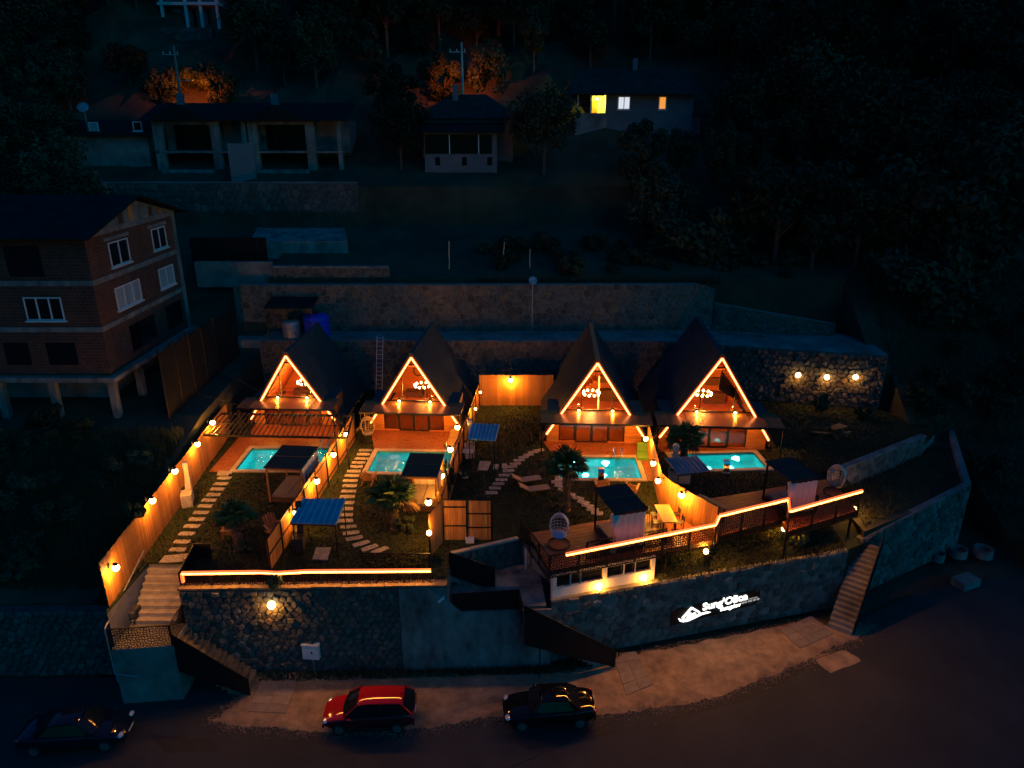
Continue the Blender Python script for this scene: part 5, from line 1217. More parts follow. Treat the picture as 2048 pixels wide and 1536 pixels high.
# ================================================================== STREET THINGS
def car(label, u, v, rz, kind, m, L=4.2, W=1.76):
    p = P(u, v, ZR + .02); t = thing('parked_car', label, 'car', p, rz, 'cars parked along the road')
    h = L / 2
    # front at -x.  stations: x, half width, sill, shoulder height, bonnet height
    if kind == 'hatch':
        st = [(-h, .60, .42, .60, .66), (-h + .12, .74, .30, .68, .76), (-h + .5, .85, .24, .78, .88), (-h + 1.05, .87, .22, .86, .98), (-.2, .88, .22, .90, .95), (.9, .88, .22, .94, .98), (h - .55, .87, .24, .98, 1.02), (h - .15, .80, .30, .96, 1.0), (h, .70, .40, .80, .86)]
        gl = dict(wb=-h + 1.05, wt=-.42, rt=h - .55, rb=h - .1, H=1.46, zb=.97, zr=1.02, hwb=.80, hwt=.60)
    else:
        st = [(-h, .62, .42, .56, .62), (-h + .12, .76, .30, .66, .72), (-h + .55, .86, .22, .76, .84), (-h + 1.25, .88, .2, .84, .93), (-.1, .89, .2, .87, .92), (1.0, .89, .2, .90, .94), (h - .9, .88, .22, .94, .99), (h - .2, .80, .28, .93, .99), (h, .70, .4, .80, .88)]
        gl = dict(wb=-h + 1.3, wt=-.35, rt=.85, rb=h - .75, H=1.40, zb=.93, zr=.98, hwb=.80, hwt=.58)
    k = W / 1.76
    mb = MB(); vs = []; n = 11
    for x, w_, s, sh, bo in st:
        w_ *= k
        half = [(0, s), (w_ * .85, s), (w_ * .97, s + .12), (w_, (s + sh) / 2), (w_ * .97, sh - .03), (w_ * .88, sh + .04), (0, bo)]
        full = [(-y, z) for y, z in half[1:-1]][::-1]
        ring = half + full
        vs += [(x, y, z) for y, z in ring]
    n = len(ring); fs = []
    for i in range(len(st) - 1): fs += [(i * n + j, i * n + (j + 1) % n, (i + 1) * n + (j + 1) % n, (i + 1) * n + j) for j in range(n)]
    fs += [tuple(range(n)), tuple((len(st) - 1) * n + j for j in range(n - 1, -1, -1))]
    mb.add(vs, fs); o = mb.build('body', m, t, smooth=True); sb = o.modifiers.new('s', 'SUBSURF'); sb.levels = 1; sb.render_levels = 2
    g = gl; a, b = g['hwb'] * k, g['hwt'] * k
    A = [(g['wb'], s * a, g['zb']) for s in (-1, 1)]; B = [(g['wt'], s * b, g['H']) for s in (-1, 1)]; C = [(g['rt'], s * b, g['H'] - .03) for s in (-1, 1)]; D = [(g['rb'], s * a * .93, g['zr']) for s in (-1, 1)]
    mid = ((g['wt'] + g['rt']) / 2, g['H'] + .05)
    rf = MB(); bl = b - .015; rows = []
    for x, z, y in ((g['wt'] - .06, g['H'] - .03, bl + .03), (g['wt'] + .15, g['H'] + .03, bl), (mid[0], mid[1], bl + .02), (g['rt'] - .1, g['H'] + .02, bl), (g['rt'] + .06, g['H'] - .05, bl)):
        rows.append([(x, -y, z - .035), (x, -y * .8, z), (x, 0, z + .03), (x, y * .8, z), (x, y, z - .035)])
    rf.add([q for r in rows for q in r], [(i * 5 + j, i * 5 + j + 1, (i + 1) * 5 + j + 1, (i + 1) * 5 + j) for i in range(4) for j in range(4)])
    o = rf.build('roof', m, t, smooth=True); md = o.modifiers.new('t', 'SOLIDIFY'); md.thickness = .03; s2 = o.modifiers.new('s', 'SUBSURF'); s2.levels = 1; s2.render_levels = 2
    def gq(name, pts): MB().slab(pts, V((0, 0, -.02))).build(name, 'car_glass', t)
    def bow(P0, P1, Q0, Q1, name, bulge):
        vs = []; nn = 6
        for j in range(3):
            for i in range(nn + 1):
                e = V(P0).lerp(V(P1), i / nn).lerp(V(Q0).lerp(V(Q1), i / nn), j / 2); e.x += bulge * (1 - (2 * i / nn - 1) ** 2) * (1 if j != 1 else 1.05); e.z += .02 * (j == 1); vs.append(e)
        MB().add(vs, [(j * (nn + 1) + i, j * (nn + 1) + i + 1, (j + 1) * (nn + 1) + i + 1, (j + 1) * (nn + 1) + i) for j in range(2) for i in range(nn)]).build(name, 'car_glass', t, smooth=True)
    bow(A[0], A[1], B[0], B[1], 'windscreen', -.12); bow(D[0], D[1], C[0], C[1], 'rear_window', .08)
    for s in (0, 1):
        e = (0, (-1, 1)[s] * .01, 0)
        xm = (g['wt'] + g['rt']) / 2 + .1; ym = lambda p: V(p)
        top = lambda f: V(B[s]).lerp(V(C[s]), f); lowA, lowD = V(A[s]) + V((.08, 0, 0)), V(D[s]) + V((-.12, 0, 0)); low = lambda f: lowA.lerp(lowD, f)
        MB().slab([low(0), low(.48), top(.5), top(.02)], e).build('side_window', 'car_glass', t); MB().slab([low(.51), low(.93), top(.97), top(.53)], e).build('side_window', 'car_glass', t)
        for pa, pb, pw in ((V(A[s]), V(B[s]), .05), (V(C[s]), V(D[s]), .09), (low(.495), top(.515), .05)): MB().beam(pa, pb, pw, .05).build('pillar', m, t)
        MB().ball((A[s][0] + .28, (-1, 1)[s] * (.98 * k), .98), .09, 8, .8).build('mirror', m, t, smooth=True)
        y = (-1, 1)[s]
        hl = MB().ball((-h + .17, y * .62 * k, .66), .13, 8, .6); hl.v = [(x, yy + (yy - y * .62 * k) * .6, z) for x, yy, z in hl.v]; hl.build('headlight', 'lamp_clear', t, smooth=True)
        tl = MB().ball((h - .1, y * .68 * k, .82), .12, 8, .7); tl.build('taillight', 'lamp_red', t, smooth=True)
    for s in (-1, 1):
        yy = s * (.885 * k)
        for x in (-.75, .28, 1.2): MB().beam((x, yy, .34), (x, yy - s * .02, .9), .012, .012, (0, 1, 0)).build('door_seam', 'black_metal', t)
        MB().beam((-.75, yy - s * .01, .9), (1.3, yy - s * .01, .93), .015, .02).build('belt_trim', 'chrome', t); MB().beam((-h + .9, yy - s * .03, .24), (h - .9, yy - s * .03, .24), .03, .07).build('sill', 'black_metal', t)
        for x in (-.2, .82): MB().beam((x, yy + s * .012, .8), (x + .16, yy + s * .012, .8), .02, .025).build('door_handle', 'chrome', t)
    for x in (-h + .05, h - .05): MB().beam((x, -.7 * k, .36), (x, .7 * k, .36), .08, .1).build('bumper', 'black_metal', t)
    for y in (-.35, .2): MB().beam((g['wb'] + .02, y, g['zb'] + .05), (g['wb'] + .22, y + .42, g['zb'] + .16), .02, .02).build('wiper', 'black_metal', t)
    MB().box(-h - .02, -h + .1, -.45, .45, .4, .56).build('grille', 'black_metal', t)
    MB().box(-h - .03, -h - .01, -.26, .26, .44, .54).build('number_plate', 'white_plastic', t)
    MB().box(h - .02, h + .02, -.26, .26, .58, .68).build('number_plate', 'white_plastic', t)
    MB().tube((mid[0] + .9, 0, g['H'] + .05), (mid[0] + 1.0, 0, g['H'] + .16), .012, 5).build('aerial', 'black_metal', t)
    for x in (-h + .82, h - .78):
        for y in (-1, 1):
            yo = y * .80 * k
            o = MB().tube((x, yo - y * .12, .31), (x, yo + y * .09, .31), .31, 18).build('wheel', 'tyre', t)
            r = MB().tube((x, yo + y * .085, .31), (x, yo + y * .1, .31), .2, 14)
            for q in range(5): an = 2 * PI * q / 5; r.beam((x, yo + y * .105, .31), (x + .19 * math.cos(an), yo + y * .105, .31 + .19 * math.sin(an)), .05, .02, (0, 1, 0))
            r.build('rim', 'grey_metal', o)
    return t
car('red hatchback parked on the gravel below the rubble wall', 742, 1440, R(2), 'hatch', 'red_car', 4.25)
car('black saloon parked on the gravel near the entrance steps', 1097, 1432, R(4), 'sedan', 'black_car', 4.3)
car('dark blue car on the road in front of the rubble street wall', 160, 1478, R(186), 'sedan', 'blue_car', 4.6)

def cabinet(label, u, v, hz, w_, hh, m, legs):
    p = P(u, v, ZR); t = thing('utility_cabinet', label, 'cabinet', p, R(-4))
    MB().box(-w_ / 2, w_ / 2, -.15, .15, hz, hz + hh).build('housing', m, t); MB().box(-w_ / 2 - .03, w_ / 2 + .03, -.19, .19, hz + hh, hz + hh + .04).build('roof', m, t)
    MB().box(-w_ / 2 + .04, w_ / 2 - .04, -.165, -.152, hz + .05, hz + hh - .05).build('door', m, t)
    MB().box(.02, .09, -.18, -.166, hz + hh * .45, hz + hh * .6).build('lock', 'black_metal', t)
    for x in legs: MB().beam((x, 0, 0), (x, 0, hz), .07, .07, (0, 1, 0)).build('leg', 'galv', t)
    return t
cabinet('white metal meter cabinet on a post before the rubble wall', 628, 1345, .95, .85, .85, 'white_paint', (.05,))
cabinet('bluish meter cabinet on two legs beside the corner landing', 262, 1392, 1.0, .85, .95, 'blue_box', (-.3, .3))
t = thing('security_camera', 'small white camera on the concrete wall corner', 'camera', PV(887, 1194, (-5.58, 29.9), (2.0, 30.25)) + V((0, -.02, 0)))
MB().box(-.05, .05, -.06, .02, -.05, .05).build('bracket', 'white_plastic', t); MB().tube((0, -.05, 0), (-.22, -.28, -.08), .07, 8).build('body', 'white_plastic', t)
t = thing('white_box', 'small white box on the ground before the timber gate', 'box', P(940, 1084)); MB().box(-.22, .22, -.15, .15, 0, .22).build('body', 'white_plastic', t); MB().box(-.24, .24, -.17, .17, .22, .27).build('lid', 'white_plastic', t)

# ---- lit name board on the roadside wall
sA, sB = V((2.0, 30.5, 0)), V((19.05, 35.1, 0))
b0, b1 = PV(1341, 1235, sA, sB), PV(1519, 1190, sA, sB); U = V((b1.x - b0.x, b1.y - b0.y, 0)); BL = U.length; ang = math.atan2(U.y, U.x); N = V((U.y, -U.x, 0)).normalized()
zc0, zc1 = b0.z, b1.z; tilt = math.atan2(zc1 - zc0, BL)
t = thing('name_board', 'long black name board with glowing white logo and lettering on the roadside wall', 'sign', b0 + N * .08, ang)
def bt(o, x, z, d): o.location = (x * math.cos(tilt) - z * math.sin(tilt), -d, x * math.sin(tilt) + z * math.cos(tilt)); o.rotation_euler = (PI / 2, -tilt, 0); return o
bh = .5
MB().slab([(x * math.cos(tilt) - z * math.sin(tilt), 0, x * math.sin(tilt) + z * math.cos(tilt)) for x, z in ((0, -bh), (BL, -bh), (BL, bh), (0, bh))], (0, .06, 0)).build('board', 'black_metal', t)
def text(name, s, size, x, z, m, off=0.0, ext=.012, d=.02):
    cu = bpy.data.curves.new(name, 'FONT'); cu.body = s; cu.size = size; cu.extrude = ext; cu.offset = off; cu.resolution_u = 3
    o = bpy.data.objects.new(name, cu); COL.objects.link(o); dg = bpy.context.evaluated_depsgraph_get(); me = bpy.data.meshes.new_from_object(o.evaluated_get(dg)); bpy.data.objects.remove(o)
    me.materials.clear(); q = mkobj(name, me, m, t); bt(q, x, z, d); q.rotation_mode = 'XYZ'
    q.rotation_euler = (Matrix.Rotation(-tilt, 3, 'Y') @ Matrix.Rotation(PI / 2, 3, 'X')).to_euler(); return q
k = BL / 4.7
text('lettering', "Sung'Olice", .56 * k, 1.62 * k, .02, 'sign_light', .022)
text('lettering', 'Bungalov', .30 * k, 2.55 * k, -.33, 'sign_light', .012)
text('phone_line', '0540 995 00 00', .155 * k, 3.68 * k, -.22, 'sign_dim', .003)
text('small_line', 'Bilgi Hemen Rezervasyon', .085 * k, 3.68 * k, -.03, 'sign_dim', 0)
def logo(pts, name):
    q = [(x * k, z) for x, z in pts]
    MB().slab([(x * math.cos(tilt) - z * math.sin(tilt), -.05, x * math.sin(tilt) + z * math.cos(tilt)) for x, z in q], (0, .03, 0)).build(name, 'sign_light', t)
logo([(.55, -.16), (.66, -.16), (1.05, .30), (1.46, -.12), (1.5, -.06), (1.46, .02), (1.06, .44), (1.0, .44), (.52, -.10)], 'logo_roof')
logo([(.78, -.18), (.98, -.2), (1.08, -.13), (1.2, -.17), (1.28, -.06), (1.2, .05), (1.1, -.02), (1.0, .08), (.9, .04)], 'logo_hut')
up = [(.35, -.08), (.5, -.2), (.75, -.25), (1.1, -.22), (1.5, -.12), (1.85, -.12), (2.05, -.22)]; lo = [(1.9, -.24), (1.6, -.24), (1.2, -.36), (.9, -.44), (.6, -.42), (.42, -.3)]
logo(up + lo, 'logo_wave')

# ================================================================== HOUSES BEHIND
def boxp(parent, name, m, x0, x1, y0, y1, z0, z1): return MB().box(x0, x1, y0, y1, z0, z1).build(name, m, parent, world=True)
def windowp(parent, cx, y, z0, w_, h_, nv=2, m='window_dark', fm='white_plastic', axis='y', out=-1):
    """framed window on a face at y (axis y) or x (axis x), standing proud by 3 cm"""
    def bx(a0, a1, z0_, z1_, d0, d1, nm, mm, par, world):
        lo, hi = sorted((y + out * d0, y + out * d1))
        mb = MB().box(a0, a1, lo, hi, z0_, z1_) if axis == 'y' else MB().box(lo, hi, a0, a1, z0_, z1_)
        return mb.build(nm, mm, par, world=world)
    o = bx(cx - w_ / 2, cx + w_ / 2, z0, z0 + h_, -.02, .015, 'window', m, parent, True)
    mb = MB(); f = .08
    def fb(a0, a1, z0_, z1_):
        lo, hi = sorted((y + out * .016, y + out * .07)); mb.box(a0, a1, lo, hi, z0_, z1_) if axis == 'y' else mb.box(lo, hi, a0, a1, z0_, z1_)
    fb(cx - w_ / 2, cx - w_ / 2 + f, z0, z0 + h_); fb(cx + w_ / 2 - f, cx + w_ / 2, z0, z0 + h_); fb(cx - w_ / 2 + f, cx + w_ / 2 - f, z0, z0 + f); fb(cx - w_ / 2 + f, cx + w_ / 2 - f, z0 + h_ - f, z0 + h_)
    for i in range(1, nv): x = cx - w_ / 2 + w_ * i / nv; fb(x - .04, x + .04, z0 + f, z0 + h_ - f)
    mb.build('frame', fm, o)
    bx(cx - w_ / 2 - .1, cx + w_ / 2 + .1, z0 - .1, z0 - .01, 0, .16, 'sill', fm, o, False)
    return o
# unfinished brick house
X1, Y0 = -26.3, 44.6; X0, Y1 = -38.5, 57.0; G = 2.6; fl = [5.7, 9.0, 12.0, 14.9]
t = thing('brick_house', 'unfinished brick apartment house with concrete bands on bare columns', 'house', (X1, Y0, G), 0)
for i in range(3): boxp(t, 'wall', 'brick', X0, X1, Y0, Y1, fl[i] + .02, fl[i + 1] - .02)
for i in range(4): boxp(t, 'floor_band', 'concrete', X0 - .05, X1 + (.06 if i else .45), Y0 - (.06 if i else .45), Y1 + .05, fl[i] - .18, fl[i] + .14)
for x in (X0 + .3, -34, -30.5, X1 - .25): boxp(t, 'column', 'concrete', x - .22, x + .22, Y0 + .1, Y0 + .55, G - .8, fl[0] - .18)
for y in (48.5, 52.5, Y1 - .4): boxp(t, 'column', 'concrete', X1 - .5, X1 - .05, y - .22, y + .22, G - .8, fl[0] - .18)
boxp(t, 'corner_column', 'concrete', X1 - .35, X1 + .05, Y1 - .5, Y1 + .04, fl[0] + .14, fl[3] - .2)
boxp(t, 'basement_wall', 'old_concrete', X0, X1 - 2.2, Y0 + 3.4, Y1, G - .8, fl[0] - .18)
zr = 16.55; xr = (X0 + X1) / 2
ym = (Y0 + Y1) / 2
MB().slab([(X1 + .02, Y0, fl[3] + .14), (X1 + .02, Y1, fl[3] + .14), (X1 + .02, ym, zr)], (-.25, 0, 0)).build('gable', 'old_concrete', t, world=True)
for k in range(7):
    yy = Y0 + 1.5 + k * 1.4; hgt = (zr - fl[3] - .2) * (1 - abs(yy - ym) / (ym - Y0)) ; MB().box(X1 + .03, X1 + .07, yy, yy + .55, fl[3] + .2, fl[3] + .2 + max(.1, hgt - .25)).build('gable_board', ('fence_wood', 'concrete', 'dark_wood')[k % 3], t, world=True)
for sg, ye in ((-1, Y0 - .9), (1, Y1 + .9)):
    MB().slab([(X0 - .6, ye, fl[3] - .1), (X1 + .8, ye, fl[3] - .1), (X1 + .8, ym, zr + .15), (X0 - .6, ym, zr + .15)], (0, 0, .12)).build('roof', 'dark_roof', t, world=True)
for cy_, z0, w_, h_, nv, m in ((48.3, 12.5, 2.5, 1.6, 2, 'window_dark'), (54.1, 12.6, 2.2, 1.55, 2, 'window_dark'), (48.5, 9.65, 3.3, 1.5, 3, 'window_pale'), (54.3, 9.7, 2.4, 1.5, 2, 'window_pale')):
    windowp(t, cy_, X1, z0, w_, h_, nv, m, 'white_plastic', 'x', 1)
for cy_, w_ in ((49.6, 3.6), (54.6, 2.6)): boxp(t, 'opening', 'window_dark', X1 - .05, X1 + .012, cy_ - w_ / 2, cy_ + w_ / 2, 6.5, 8.3)
windowp(t, -29.7, Y0, 9.6, 2.4, 1.5, 3)
for cx, z0, w_, h_ in ((-30.3, 12.4, 2.2, 1.9), (-29.2, 6.6, 1.9, 1.5), (-32.1, 6.6, 1.6, 1.5), (-35.2, 6.6, 1.6, 1.5)): boxp(t, 'opening', 'window_dark', cx - w_ / 2, cx + w_ / 2, Y0 - .012, Y0 + .05, z0, z0 + h_)
for cy_, z0, w_ in ((54.1, 14.22, 3.0), (48.3, 14.22, 3.2)): boxp(t, 'lintel', 'concrete', X1 - .02, X1 + .03, cy_ - w_ / 2, cy_ + w_ / 2, z0, z0 + .22)
# concrete yard below the brick house
# dark netting screen
t = thing('netting_screen', 'tall dark netting on steel poles between the brick house and the first cabin', 'screen', (-22.5, 47, 0))
a, b = V((-23.0, 44.5, 0)), V((-22.4, 56.5, 0))
for i in range(6):
    p, q = a.lerp(b, i / 6), a.lerp(b, (i + .99) / 6); MB().slab([(p.x, p.y, 1.0), (q.x, q.y, 1.0), (q.x, q.y, 7.6), (p.x, p.y, 7.2)], (.03, 0, 0)).build('net_panel', 'netting', t, world=True)
    MB().tube((p.x + .06, p.y, 0), (p.x + .06, p.y, 7.7), .05, 6).build('pole', 'black_metal', t, world=True)
MB().path([(-22.4, 44.6, 5), (-17.5, 46.5, 2.6)], .02).build('brace', 'black_metal', t, world=True); MB().path([(-22.2, 49, 5.5), (-18.5, 49.3, 3)], .02).build('brace', 'black_metal', t, world=True)
# concrete villas
p0, p1 = PY(318, 345, 76), PY(692, 345, 76); zb, zt_ = 16.0, 21.6
t = thing('concrete_villas', 'unfinished pair of concrete villas with wide dark openings on the upper terrace', 'house', (p0.x, 76, zb))
xs0, xs1 = p0.x, p1.x; wv = (xs1 - xs0) / 2
sheet('villa_terrace', [(xs0 - 6, 72.5), (xs1 + 1.5, 72.5), (xs1 + 1.5, 84), (xs0 - 6, 84)], 15.95, 'concrete', 4)
boxp(t, 'rear_wall', 'old_concrete', xs0, xs1, 79, 83, zb, zt_); boxp(t, 'floor_slab', 'concrete', xs0, xs1, 76, 79, 18.55, 18.75)
for i in range(2):
    x = xs0 + i * wv
    for dx, w_ in ((0, .35), (.38, .5), (wv * .6, .9), (wv * .93, .45)): boxp(t, 'column', 'concrete', x + dx, x + dx + w_, 76 + (.1 if dx else 0), 76.6, zb, zt_)
    boxp(t, 'beam', 'concrete', x + .9, x + wv * .6, 76.05, 76.5, zt_ - .35, zt_ - .02); boxp(t, 'balcony_wall', 'concrete', x + .6, x + wv * .62, 75.4, 75.6, zb, zb + 1.0)
    boxp(t, 'dark_opening', 'window_dark', x + .9, x + wv * .6, 78.9, 78.98, zb, zt_ - .4)
    gx = x + wv * .32; MB().slab([(gx - wv * .36, 75.3, zt_ - .05), (gx + wv * .36, 75.3, zt_ - .05), (gx, 75.3, zt_ + 1.5)], (0, 5, 0)).build('gable_roof', 'dark_roof', t, world=True)
    MB().box(gx - .3 - .6, gx + .3 - .6, 77.6, 78.2, zt_ + 1.0, zt_ + 2.6).build('chimney', 'plaster_blue', t, world=True)
MB().slab([(xs0 - .8, 75.2, zt_), (xs1 + .6, 75.2, zt_), (xs1 + .6, 80, zt_ + 1.6), (xs0 - .8, 80, zt_ + 1.6)], (0, 0, .15)).build('roof', 'dark_roof', t, world=True)
q = PY(490, 370, 74); o = thing('leaning_panel', 'pale upright concrete slab standing before the unfinished villas', 'panel', (q.x, 74, 15.95), R(25)); MB().box(-1.2, 1.2, -.1, .1, 0, 3.6).build('slab', 'plaster_blue', o)
# middle house
def hip(parent, x0, x1, y0, y1, z, h, m, ov=.7):
    x0 -= ov; x1 += ov; y0 -= ov; y1 += ov; d = (y1 - y0) / 2; r = [(x0 + d, (y0 + y1) / 2, z + h), (x1 - d, (y0 + y1) / 2, z + h)] if x1 - x0 > 2 * d else [((x0 + x1) / 2 - .1, (y0 + y1) / 2, z + h), ((x0 + x1) / 2 + .1, (y0 + y1) / 2, z + h)]
    MB().add([(x0, y0, z), (x1, y0, z), (x1, y1, z), (x0, y1, z)] + r, [(0, 1, 5, 4), (1, 2, 5), (2, 3, 4, 5), (3, 0, 4), (3, 2, 1, 0)]).build('roof', m, parent, world=True)
p0, p1 = PY(850, 335, 75.5), PY(994, 338, 75.5); zb = p0.z - .8
t = thing('white_house', 'small pale house with dark hipped roof and porch roof on the slope', 'house', (p0.x, 75.5, zb))
zt_ = PY(900, 265, 75.5).z
boxp(t, 'wall', 'plaster_blue', p0.x, p1.x, 75.5, 78, zb, zt_); boxp(t, 'wall', 'plaster_blue', p0.x - .5, p1.x + 1.6, 78.02, 84, zb, zt_ + 1.3)
boxp(t, 'window_band', 'window_dark', p0.x + .1, p1.x - .5, 75.44, 75.49, zt_ - 2.0, zt_ - .2)
for x in (.35, .75): q = p0.x + (p1.x - p0.x) * x; boxp(t, 'mullion', 'white_plastic', q - .05, q + .05, 75.38, 75.43, zt_ - 2.0, zt_ - .2)
MB().slab([(p0.x - 1.4, 74.6, zt_ - .05), (p1.x + .8, 74.6, zt_ - .05), (p1.x + .8, 78, zt_ + .8), (p0.x - 1.4, 78, zt_ + .8)], (0, 0, .12)).build('porch_roof', 'dark_roof', t, world=True)
hip(t, p0.x - .6, p1.x + 1.8, 78, 84, zt_ + 1.3, 2.4, 'tile_roof')
boxp(t, 'chimney', 'plaster_blue', p0.x + 2.6, p0.x + 3.2, 80, 80.6, zt_ + 2.6, zt_ + 4.6)
for x in (.18, .55, .9): q = p0.x + (p1.x - p0.x) * x; boxp(t, 'window', 'window_dark', q - .25, q + .25, 75.46, 75.492, zb + 1.0, zb + 1.8)
# house with lit porch
yv = 82; p0, p1 = PY(1262, 250, yv), PY(1384, 250, yv); z0v = PY(1300, 262, yv).z - .6; z1v = PY(1300, 190, yv).z
t = thing('lit_porch_house', 'house with yellow lit porch and bright window on the wooded slope', 'house', (p0.x, yv, z0v))
px0 = PY(1150, 250, yv).x; xw = PY(1212, 250, yv).x
boxp(t, 'wall', 'plaster_blue', xw, p1.x, yv, yv + 6, z0v, z1v); boxp(t, 'porch_floor', 'old_concrete', px0, xw, yv, yv + 6, z0v, PY(1180, 236, yv).z)
boxp(t, 'porch_wall', 'white_paint', PY(1180, 230, yv + 2.5).x, xw - .02, yv + 2.5, yv + 2.7, PY(1180, 236, yv).z, z1v)
boxp(t, 'porch_side', 'white_paint', xw - .12, xw - .03, yv + .1, yv + 2.5, PY(1180, 236, yv).z, z1v)
boxp(t, 'porch_door', 'fence_wood', xw - 1.5, xw - .7, yv + 2.44, yv + 2.5, PY(1180, 236, yv).z, z1v - .5)
boxp(t, 'porch_rail', 'old_concrete', px0, xw, yv + .02, yv + .15, PY(1180, 236, yv).z, PY(1180, 226, yv).z)
for x in (px0 + .2, px0 + 1.6): boxp(t, 'porch_post', 'white_paint', x, x + .15, yv + .1, yv + .25, PY(1180, 236, yv).z, z1v)
MB().slab([(px0 - 1.4, yv - 1.2, z1v), (p1.x + .5, yv - 1.2, z1v), (p1.x - .5, yv + 3.4, z1v + 2.6), (px0 + .4, yv + 3.4, z1v + 2.6)], (0, 0, .14)).build('roof', 'tile_roof', t, world=True)
MB().slab([(px0 - 1.4, yv + 7.5, z1v), (p1.x + .5, yv + 7.5, z1v), (p1.x - .5, yv + 3.4, z1v + 2.6), (px0 + .4, yv + 3.4, z1v + 2.6)], (0, 0, .14)).build('roof', 'tile_roof', t, world=True)
boxp(t, 'chimney', 'plaster_blue', PY(1270, 140, yv + 3).x - .2, PY(1270, 140, yv + 3).x + .3, yv + 3.2, yv + 3.7, z1v + 2.2, z1v + 3.8)
for u, m in ((1248, 'lit_white'), (1325, 'lit_orange')):
    q = PY(u, 205, yv); windowp(t, q.x, yv, q.z - .7, (1.3, .7, .8)[(u > 1250) + (u > 1300)], 1.3, 2 if u == 1248 else 1, m)
MB().ball((xw - .9, yv + 1.4, z1v - .35), .1).build('porch_lamp', 'bulb_small', t, world=True); plight(t, (xw - .9, yv + 1.3, z1v - .7), 30, (1, .85, .05), r=.1, world=True)
boxp(t, 'balcony_wall', 'plaster_blue', p1.x + .02, p1.x + 1.0, yv + .5, yv + 4, z0v, z0v + 1.9)
# white house at the top edge
yv = 104; p0, p1 = PY(325, 48, yv), PY(438, 48, yv); t = thing('hilltop_house', 'white columned house cut by the top edge of the picture', 'house', (p0.x, yv, p0.z - 1)); zz = p0.z - 1
boxp(t, 'wall', 'plaster_blue', p0.x, p1.x, yv + 1.5, yv + 8, zz, zz + 8.5)
for f in (0, .42, .68, .97): q = p0.x + (p1.x - p0.x) * f; boxp(t, 'column', 'white_paint', q, q + .35, yv, yv + .35, zz, zz + 8)
for z in (3.2, 6.6): boxp(t, 'balcony_slab', 'white_paint', p0.x - .3, p1.x + .3, yv - .1, yv + 1.5, zz + z, zz + z + .35)
for f in (.2, .55, .82): q = p0.x + (p1.x - p0.x) * f; boxp(t, 'window', 'window_dark', q - .6, q + .6, yv + 1.45, yv + 1.52, zz + .6, zz + 2.9); boxp(t, 'window', 'window_dark', q - .6, q + .6, yv + 1.45, yv + 1.52, zz + 4, zz + 6.2)
boxp(t, 'porch_lamp', 'lit_orange', p1.x + .05, p1.x + .35, yv + .3, yv + .6, zz + 4.4, zz + 5.2)
a, b = PY(210, 55, 101), PY(425, 60, 101); w_t, A, B = wall_thing('terrace_wall', 'dim stone terrace wall below the hilltop house', a[:2], b[:2], a.z - 3, a.z, .5, 'mortar_dark'); stones(w_t, A, B, a.z - 1.6, a.z, .8, 31)
# shed with dish left of the villas
q = PY(225, 300, 76); t = thing('dark_shed', 'dim low house with satellite dish beside the villas', 'house', (q.x, 76, 15.9))
boxp(t, 'wall', 'old_concrete', q.x - 5, q.x + 3.2, 77, 82, 14.5, 20.2); MB().slab([(q.x - 5.8, 76.2, 20.2), (q.x + 3.8, 76.2, 20.2), (q.x + 3.8, 80, 21.6), (q.x - 5.8, 80, 21.6)], (0, 0, .12)).build('roof', 'dark_roof', t, world=True)
windowp(t, PY(188, 256, 77).x, 77, PY(188, 265, 77).z, 1.0, 1.0, 1, 'window_pale'); windowp(t, PY(275, 252, 77).x, 77, PY(275, 262, 77).z, .9, .9, 1, 'window_dark')

# poles, dishes, ladder, tanks
def dish(label, base, h, r=.42, rz=0):
    t = thing('satellite_dish', label, 'dish', base, rz, 'satellite dishes')
    MB().tube((0, 0, 0), (0, 0, h), .04, 6).build('mast', 'galv', t)
    o = MB().lathe([(.001, .0), (r * .5, .04), (r, .16), (r, .18), (r * .5, .06), (.001, .02)], 16).build('reflector', 'galv', t, smooth=True); o.location = (0, -.05, h); o.rotation_euler = (R(55), R(12), 0)
    MB().path([(0, -.1, h - .3), (0, -.55, h + .2)], .018).build('feed_arm', 'galv', t)
p = PY(1064, 680, 59.5); dish('white satellite dish on a thin mast above the tall stone wall', (p.x, 59.6, 4.5), PY(1064, 562, 59.6).z - 4.5, .36)
q = PY(168, 230, 77); dish('white satellite dish on the roof of the dim low house', (q.x, 77.2, 20.2), PY(168, 216, 77.2).z - 20.2, .55)
def upole(label, u, vb, vt, y, m, lean=0):
    a, b = PY(u, vb, y), PY(u + lean, vt, y); t = thing('utility_pole', label, 'pole', (a.x, a.y, a.z - 3), 0, 'utility poles')
    MB().tube((a.x, a.y, a.z - 3), b, .17, 8, .11).build('pole', m, t, world=True); MB().beam((b.x - 1.3, b.y, b.z - .9), (b.x + .4, b.y, b.z - .9), .1, .1).build('cross_arm', 'galv', t, world=True)
    for x in (-1.2, -.5, .3): MB().tube((b.x + x, b.y, b.z - .85), (b.x + x, b.y, b.z - .6), .05, 6).build('insulator', 'white_plastic', t, world=True)
    return t, b
def lamp_on_pole(t, pos, tgt, watt, ang):
    MB().box(pos[0] - .15, pos[0] + .15, pos[1] - .1, pos[1] + .5, pos[2], pos[2] + .12).build('lamp_head', 'galv', t, world=True); spot(t, V(pos) + V((0, .3, -.05)), tgt, watt, ang, (1, .13, .004), .9, .1)
upt1, ub1 = upole('leaning utility pole before the orange lit tree behind the villas', 361, 205, 90, 82, 'old_concrete', -14)
upt2, ub2 = upole('straight utility pole before the orange lit trees behind the pale house', 926, 195, 85, 82.6, 'galv', -3)
